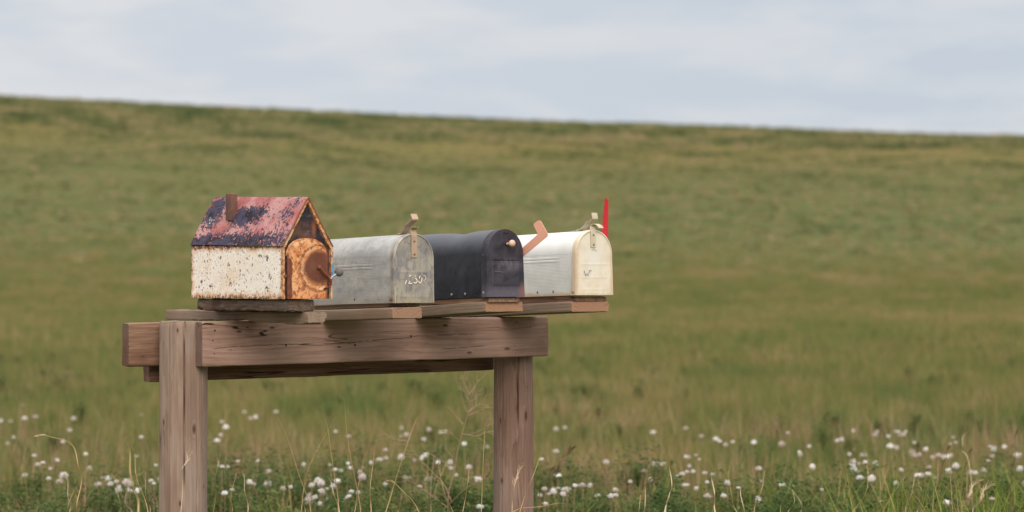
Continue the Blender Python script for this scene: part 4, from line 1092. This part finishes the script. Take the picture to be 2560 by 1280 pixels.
for (px, py, lb) in [(2022, 1176, 'orange yellow dandelion flower by a dark weed, left of its twin'), (2075, 1169, 'orange yellow dandelion flower, right of its twin'), (1376, 1091, 'small yellow flower in the grass just right of the right post'),
                     (1112, 1088, 'small orange flower under a pale dandelion clock between the posts'), (310, 1147, 'tiny orange flower left of the left post'), (37, 1088, 'faint yellow flower at the far left edge'), (1552, 1157, 'tiny orange flower right of the right post among pink stems')]:
    place_dandelion(px, py, yellow=True)['label'] = lb

# ------------------------------------------------------------------ dry reddish stems standing among the dandelions
MDRY = veg_mat('dry pinkish stems', [(0, hx('8a6a58')), (1, hx('c2a288')), (.5, hx('a98670'))], .2)
x, y, r = field_points(8.4, 15, 42, .6, seed=21)
n1 = vnoise(x, y, .7, 11); keep = n1+r.normal(0, .2, len(x)) > .02+np.clip((y-11)/4, 0, 1)*.3; x, y = x[keep], y[keep]
P, sc, rot = spread(x, y, r, .7, 1.15)
scatter('dry_stems', [tuft(7, .06, .12, .32, .002, .0035, 140+i, .5, 3) for i in range(4)], MDRY, P, r.integers(0, 4, len(x)), sc, rot, np.clip(.5+r.normal(0, .25, len(x)), 0, 1),
        'thin dry pinkish stems standing between the dandelions', cat='dry stems', kind='stuff')

# ------------------------------------------------------------------ single tall stalks in front
MST = flat('straw stalk', hx('c4a677'), .7, 0, .12, 30); MSTD = flat('dark seed stalk', hx('6e5440'), .7, 0, .15, 60); MSTP = flat('pale bleached stalk', hx('d2b99a'), .7, 0, .1, 30); MSTG = flat('green stalk', hx('7d8545'), .7, 0, .1, 30)
def bez(pts, n=16):
    P_ = [Vector(p) for p in pts]; out = []
    if len(P_) == 2: P_ = [P_[0], (P_[0]+P_[1])/2, P_[1]]
    E = [P_[0]*2-P_[1]]+P_+[P_[-1]*2-P_[-2]]
    for i in range(1, len(E)-2):
        for k in range(n):
            u = k/n; a, b_, c, d = E[i-1], E[i], E[i+1], E[i+2]
            out.append(.5*((2*b_)+(c-a)*u+(2*a-5*b_+4*c-d)*u*u+(3*b_-a-3*c+d)*u**3))
    out.append(P_[-1]); return out
def stalk(pts, Y, rad, mat, label, head=None, hmat=None):
    """pts: top first, px/py; the stalk is carried on down to the ground"""
    pp = [at(x_, y_, Y) for x_, y_ in pts]; last = pp[-1]; prev = pp[-2]
    d = (last-prev); d.z = min(d.z, -.01); gz = float(ground_z(last.x, last.y))
    dx = max(-.12, min(.12, d.x/abs(d.z)*(last.z-gz)*.6))
    rad = rad*.8; c = bez(pp); e_ = Vector((last.x+dx, Y, gz-.01)); d0 = (c[-1]-c[-2]).normalized()*(last-e_).length*.35; lc = c[-1].copy()
    for k in range(1, 17):
        u = k/16; c.append((1-u)**3*lc+3*(1-u)**2*u*(lc+d0)+3*(1-u)*u*u*(e_+Vector((0, 0, .1)))+u**3*e_)
    n = len(c)
    c = [p+Vector((0, .02*math.sin(i*.2), 0)) for i, p in enumerate(c)]
    mb = MB(); mb.tube(c, [rad*(.35+.65*min(1, i/(n*.5))) for i in range(n)], 5)
    root = c[-1].copy(); 
    o = mb.build('grass_stalk', mat); 
    for q in o.data.vertices: q.co -= root
    o.location = root
    tag(o, label, 'grass stalk', 'tall dry grass stalks around the posts')
    if head:
        ln, wd, cnt = head; hm = MB(); r_ = random.Random(int(pts[0][0])); acc = 0; i = 0
        for k in range(cnt):
            i = min(n-2, int(k/cnt*ln*n)); p = c[i]-root; dd = (c[i]-c[i+1]).normalized()
            sd = Vector((dd.z, r_.uniform(-.6, .6), -dd.x)).normalized()*r_.choice((-1, 1))
            e = p+dd*wd*1.6+sd*wd*r_.uniform(.3, 1); m = (p+e)/2+sd*.001
            hm.tube([p, m, e], [.0004, .0009, .0002], 4)
        hm.build('seed_head', hmat or mat, o)
    return o
S = stalk
S([(693,1040),(730,1130),(765,1235),(778,1285)], 6.9, .0016, MST, 'long straw stalk leaning left, first one right of the left post')
S([(839,1042),(795,1120),(762,1200),(752,1285)], 6.8, .0013, MST, 'straw stalk leaning right that crosses another high up between the posts')
S([(803,1025),(822,1085),(838,1200),(848,1285)], 6.8, .0016, MST, 'straw stalk crossed near its tip, bending left between the posts')
S([(858,985),(866,1070),(886,1190),(903,1285)], 6.9, .0015, MST, 'tallest straw stalk between the posts, curving up to the left', (.06, .004, 6))
S([(912,1128),(903,1180),(892,1240),(886,1285)], 6.7, .0013, MST, 'short straw stalk left of the upright one with a thick tip')
S([(936,1118),(930,1180),(925,1240),(928,1285)], 6.6, .0018, MST, 'upright straw stalk with a thicker tip between the posts', (.10, .003, 10))
S([(1049,1027),(1025,1090),(992,1190),(963,1285)], 6.6, .0016, MST, 'straight straw stalk leaning right with a small knotted tip', (.09, .004, 12), MSTG)
S([(1213,1057),(1210,1110),(1206,1200),(1203,1285)], 6.7, .0013, MST, 'upright straw stalk just left of the right post', (.06, .003, 6))
S([(1170,1145),(1172,1185),(1166,1230),(1156,1285)], 6.6, .0013, MST, 'short bent stalk in front of the dry weed', (.08, .003, 6))
S([(818,1191),(830,1215),(840,1250),(850,1285)], 6.5, .0014, MSTP, 'short pale stalk with a curled tip low between the posts')
S([(605,1178),(611,1210),(616,1245),(620,1285)], 6.6, .0014, MSTP, 'short pale stalk near the left post with a feathery tip', (.15, .004, 14))
S([(970,1200),(995,1215),(1025,1245),(1050,1285)], 6.5, .0013, MST, 'stalk drooping down to the left below the knotted one', (.20, .005, 14))
S([(88,1090),(120,1090),(165,1102),(192,1140),(201,1185),(197,1240),(192,1285)], 6.7, .0017, MST, 'hooked straw stalk whose tip arches over to the far left', (.12, .004, 26), MSTP)
S([(238,1155),(215,1178),(190,1210),(175,1250),(173,1285)], 6.6, .0019, MSTG, 'greenish blade leaning right beside the hooked stalk')
S([(318,1108),(325,1160),(338,1230),(346,1285)], 5.2, .0022, MST, 'thick blurred straw stalk left of the left post')
S([(332,1120),(338,1160),(352,1225),(371,1285)], 6.3, .0014, MST, 'thin straw stalk beside the thick blurred one', (.07, .004, 10))
S([(546,1138),(542,1175),(538,1220),(533,1285)], 6.4, .0014, MSTG, 'green stalk with a knobbly tip hard against the left post', (.22, .005, 26), MSTP)
S([(474,1130),(462,1160),(455,1190),(452,1285)], 6.15, .0011, MSTP, 'pale feathery grass head in front of the left post', (.30, .011, 16))
S([(1303,1160),(1290,1195),(1282,1240),(1280,1285)], 6.75, .0011, MSTP, 'pale feathery grass head in front of the right post', (.38, .012, 20))
S([(1360,1120),(1340,1170),(1318,1225),(1298,1285)], 6.6, .0013, MST, 'thin straw stalk leaning right across the edge of the right post')
S([(1430,1118),(1405,1155),(1388,1188),(1368,1232),(1346,1285)], 6.7, .0014, MSTD, 'brown grass stalk with a heavy drooping seed head right of the right post', (.42, .013, 60), MSTD)
S([(1385,1170),(1366,1192),(1352,1215),(1345,1285)], 6.75, .0011, MSTD, 'small brown seed head below the heavy one', (.25, .008, 22), MSTD)
S([(1412,1258),(1370,1263),(1310,1270),(1275,1285)], 6.3, .0013, MST, 'straw stalk lying almost flat across the foot of the right post')
S([(1673,1160),(1678,1195),(1676,1230),(1660,1285)], 6.9, .0024, MSTP, 'thick pale forked stalk, the tallest of the trio in the right half')
S([(1686,1220),(1674,1232),(1668,1255),(1664,1285)], 6.9, .0018, MSTP, 'short pale fork leaning right against a thick stalk')
S([(1756,1168),(1748,1205),(1742,1245),(1740,1285)], 6.9, .0014, MSTG, 'thin pale green stalk between two thick pale ones')
S([(1778,1186),(1783,1215),(1786,1250),(1788,1285)], 6.9, .0028, MSTP, 'thick pale stalk ending in a blunt tip in the right half')
S([(1616,1212),(1613,1240),(1610,1285)], 6.8, .0016, MSTP, 'short upright pale stalk left of the forked one')
S([(1607,1232),(1600,1248),(1596,1285)], 6.8, .0014, MST, 'short curved straw stalk, leftmost in the right half')
S([(1650,1195),(1635,1210),(1627,1226),(1622,1285)], 7.2, .0012, MSTD, 'small purplish bent seed head left of the forked stalk', (.3, .004, 20), MSTD)
S([(1857,1212),(1852,1240),(1862,1285)], 7.0, .0018, MSTP, 'short crooked pale stalk over dark clover')
S([(1919,1165),(1908,1205),(1893,1250),(1885,1285)], 7.4, .0014, MST, 'straight straw stalk leaning right over the dark clover')
S([(1985,1177),(1975,1215),(1958,1250),(1950,1285)], 7.2, .0016, MSTG, 'green stalk leaning right beside the lone dandelion clock', (.1, .004, 8))
S([(2238,1140),(2234,1180),(2228,1225),(2222,1285)], 7.6, .0016, MSTG, 'green seed stalk upright in the right hand cluster', (.2, .004, 26), MSTG)
S([(2268,1180),(2258,1205),(2245,1245),(2236,1285)], 7.4, .0015, MSTG, 'bright green stalk leaning right over the lime blades')
S([(2375,1115),(2366,1140),(2358,1160),(2340,1285)], 7.8, .0014, MSTD, 'dark narrow seed head, left one of a pair in the dandelion cluster', (.2, .004, 30), MSTD)
S([(2430,1123),(2420,1148),(2412,1170),(2396,1285)], 7.8, .0014, MSTD, 'dark narrow seed head, right one of a pair in the dandelion cluster', (.2, .004, 30), MSTD)
S([(2545,1072),(2538,1120),(2532,1170),(2528,1285)], 7.6, .0016, MSTD, 'tall dark seed stalk at the far right edge', (.3, .005, 40), MSTD)
S([(2422,1078),(2406,1098),(2404,1125),(2420,1150),(2432,1285)], 8.4, .0018, MSTP, 'curled pale stalk looping above the right hand dandelions')
S([(2400,1190),(2388,1215),(2382,1240),(2376,1285)], 7.3, .0016, MSTD, 'dark seed head standing over the lime blades', (.3, .004, 26), MSTD)
S([(2540,1190),(2536,1230),(2530,1285)], 7.0, .0018, MSTG, 'green blade at the lower right edge')
S([(2448,1200),(2425,1228),(2412,1255),(2405,1285)], 7.2, .0014, MSTP, 'feathery straw plume in the lower right', (.6, .012, 60), MSTP)
S([(2478,1210),(2455,1235),(2440,1262),(2432,1285)], 7.2, .0014, MSTP, 'second feathery straw plume, right of the first', (.6, .012, 50), MSTP)

r3 = random.Random(33)
for k in range(26):
    zone = r3.random()
    x0 = r3.uniform(540, 1215) if zone < .4 else (r3.uniform(1380, 2540) if zone < .8 else r3.uniform(10, 380))
    y0 = r3.uniform(1140, 1235); ln = r3.uniform(-45, 45); cv = r3.uniform(-12, 12)
    S([(x0, y0), (x0+ln*.3+cv, y0+(1285-y0)*.35), (x0+ln*.7+cv, y0+(1285-y0)*.75), (x0+ln, 1285)], r3.uniform(6.6, 8.6), r3.uniform(.0009, .0014), r3.choice([MST, MSTP, MSTG]),
      'thin low dry grass stalk rising from the green verge', r3.choice([None, (.15, .003, 10), (.2, .004, 16)]))

# dry branching weed between the posts
def weed():
    r_ = random.Random(11); mb = MB(); Y = 7.9
    gz = float(ground_z((1135-1280)*Y/5200, Y)); root = at(1125, 1285, Y); root.z = gz
    def limb(pts, r0, depth, side=None):
        c = bez(pts, 8); n = len(c); mb.tube(c, [r0*(1-.75*i/n) for i in range(n)], 4)
        if depth <= 0: return
        for i in range(2, n-1):
            if r_.random() < (.30 if depth > 1 else .26):
                d = (c[i]-c[i-1]).normalized(); a = r_.choice((-1, 1))*r_.uniform(.35, .9)
                dd = Vector((d.x*math.cos(a)-d.z*math.sin(a), r_.uniform(-.5, .5), d.x*math.sin(a)+d.z*math.cos(a))).normalized()
                ln = r_.uniform(.03, .10)*(1.25 if depth > 1 else .55)
                p = c[i]; m = p+dd*ln*.5+Vector((r_.gauss(0, .006), r_.gauss(0, .01), r_.gauss(0, .006)))
                limb([p, m, p+dd*ln+Vector((0, 0, r_.uniform(-.006, .012)))], max(.0008, r0*.5), depth-1)
    def A_(l): return [at(px, py, Y+dy) for px, py, dy in l]
    base = root
    limb([base, *A_([(1120,1255,0),(1135,1180,.02),(1148,1110,.03),(1165,1050,.02),(1176,1010,0),(1172,985,-.02),(1178,962,-.02)])], .0026, 2)
    limb(A_([(1128,1250,0),(1105,1205,.05),(1060,1160,.08),(1030,1120,.1),(1010,1095,.1)]), .0022, 2)
    limb(A_([(1122,1262,0),(1160,1225,-.05),(1205,1200,-.08),(1235,1190,-.1)]), .0020, 2)
    limb(A_([(1140,1170,0),(1100,1150,-.04),(1060,1120,-.05),(1050,1085,-.05)]), .0019, 2)
    limb(A_([(1155,1085,0),(1190,1090,.04),(1225,1078,.06),(1240,1085,.06)]), .0024, 2)
    limb(A_([(1170,1030,0),(1190,1015,.03),(1210,1010,.03)]), .0020, 2)
    limb(A_([(1150,1105,0),(1130,1085,-.03),(1112,1070,-.03)]), .0020, 1)
    limb(A_([(1158,1060,0),(1140,1040,.02),(1122,1018,.02)]), .0016, 1)
    limb(A_([(1118,1268,0),(1080,1240,.02),(1020,1200,.06),(990,1190,.06)]), .0022, 2)
    o = mb.build('dry_weed', flat('dry weed stems', hx('ab8f72'), .8, 0, .2, 30))
    for q in o.data.vertices: q.co -= base
    o.location = base
    tag(o, 'pale dry branching weed left of the right post', 'weed')
weed()
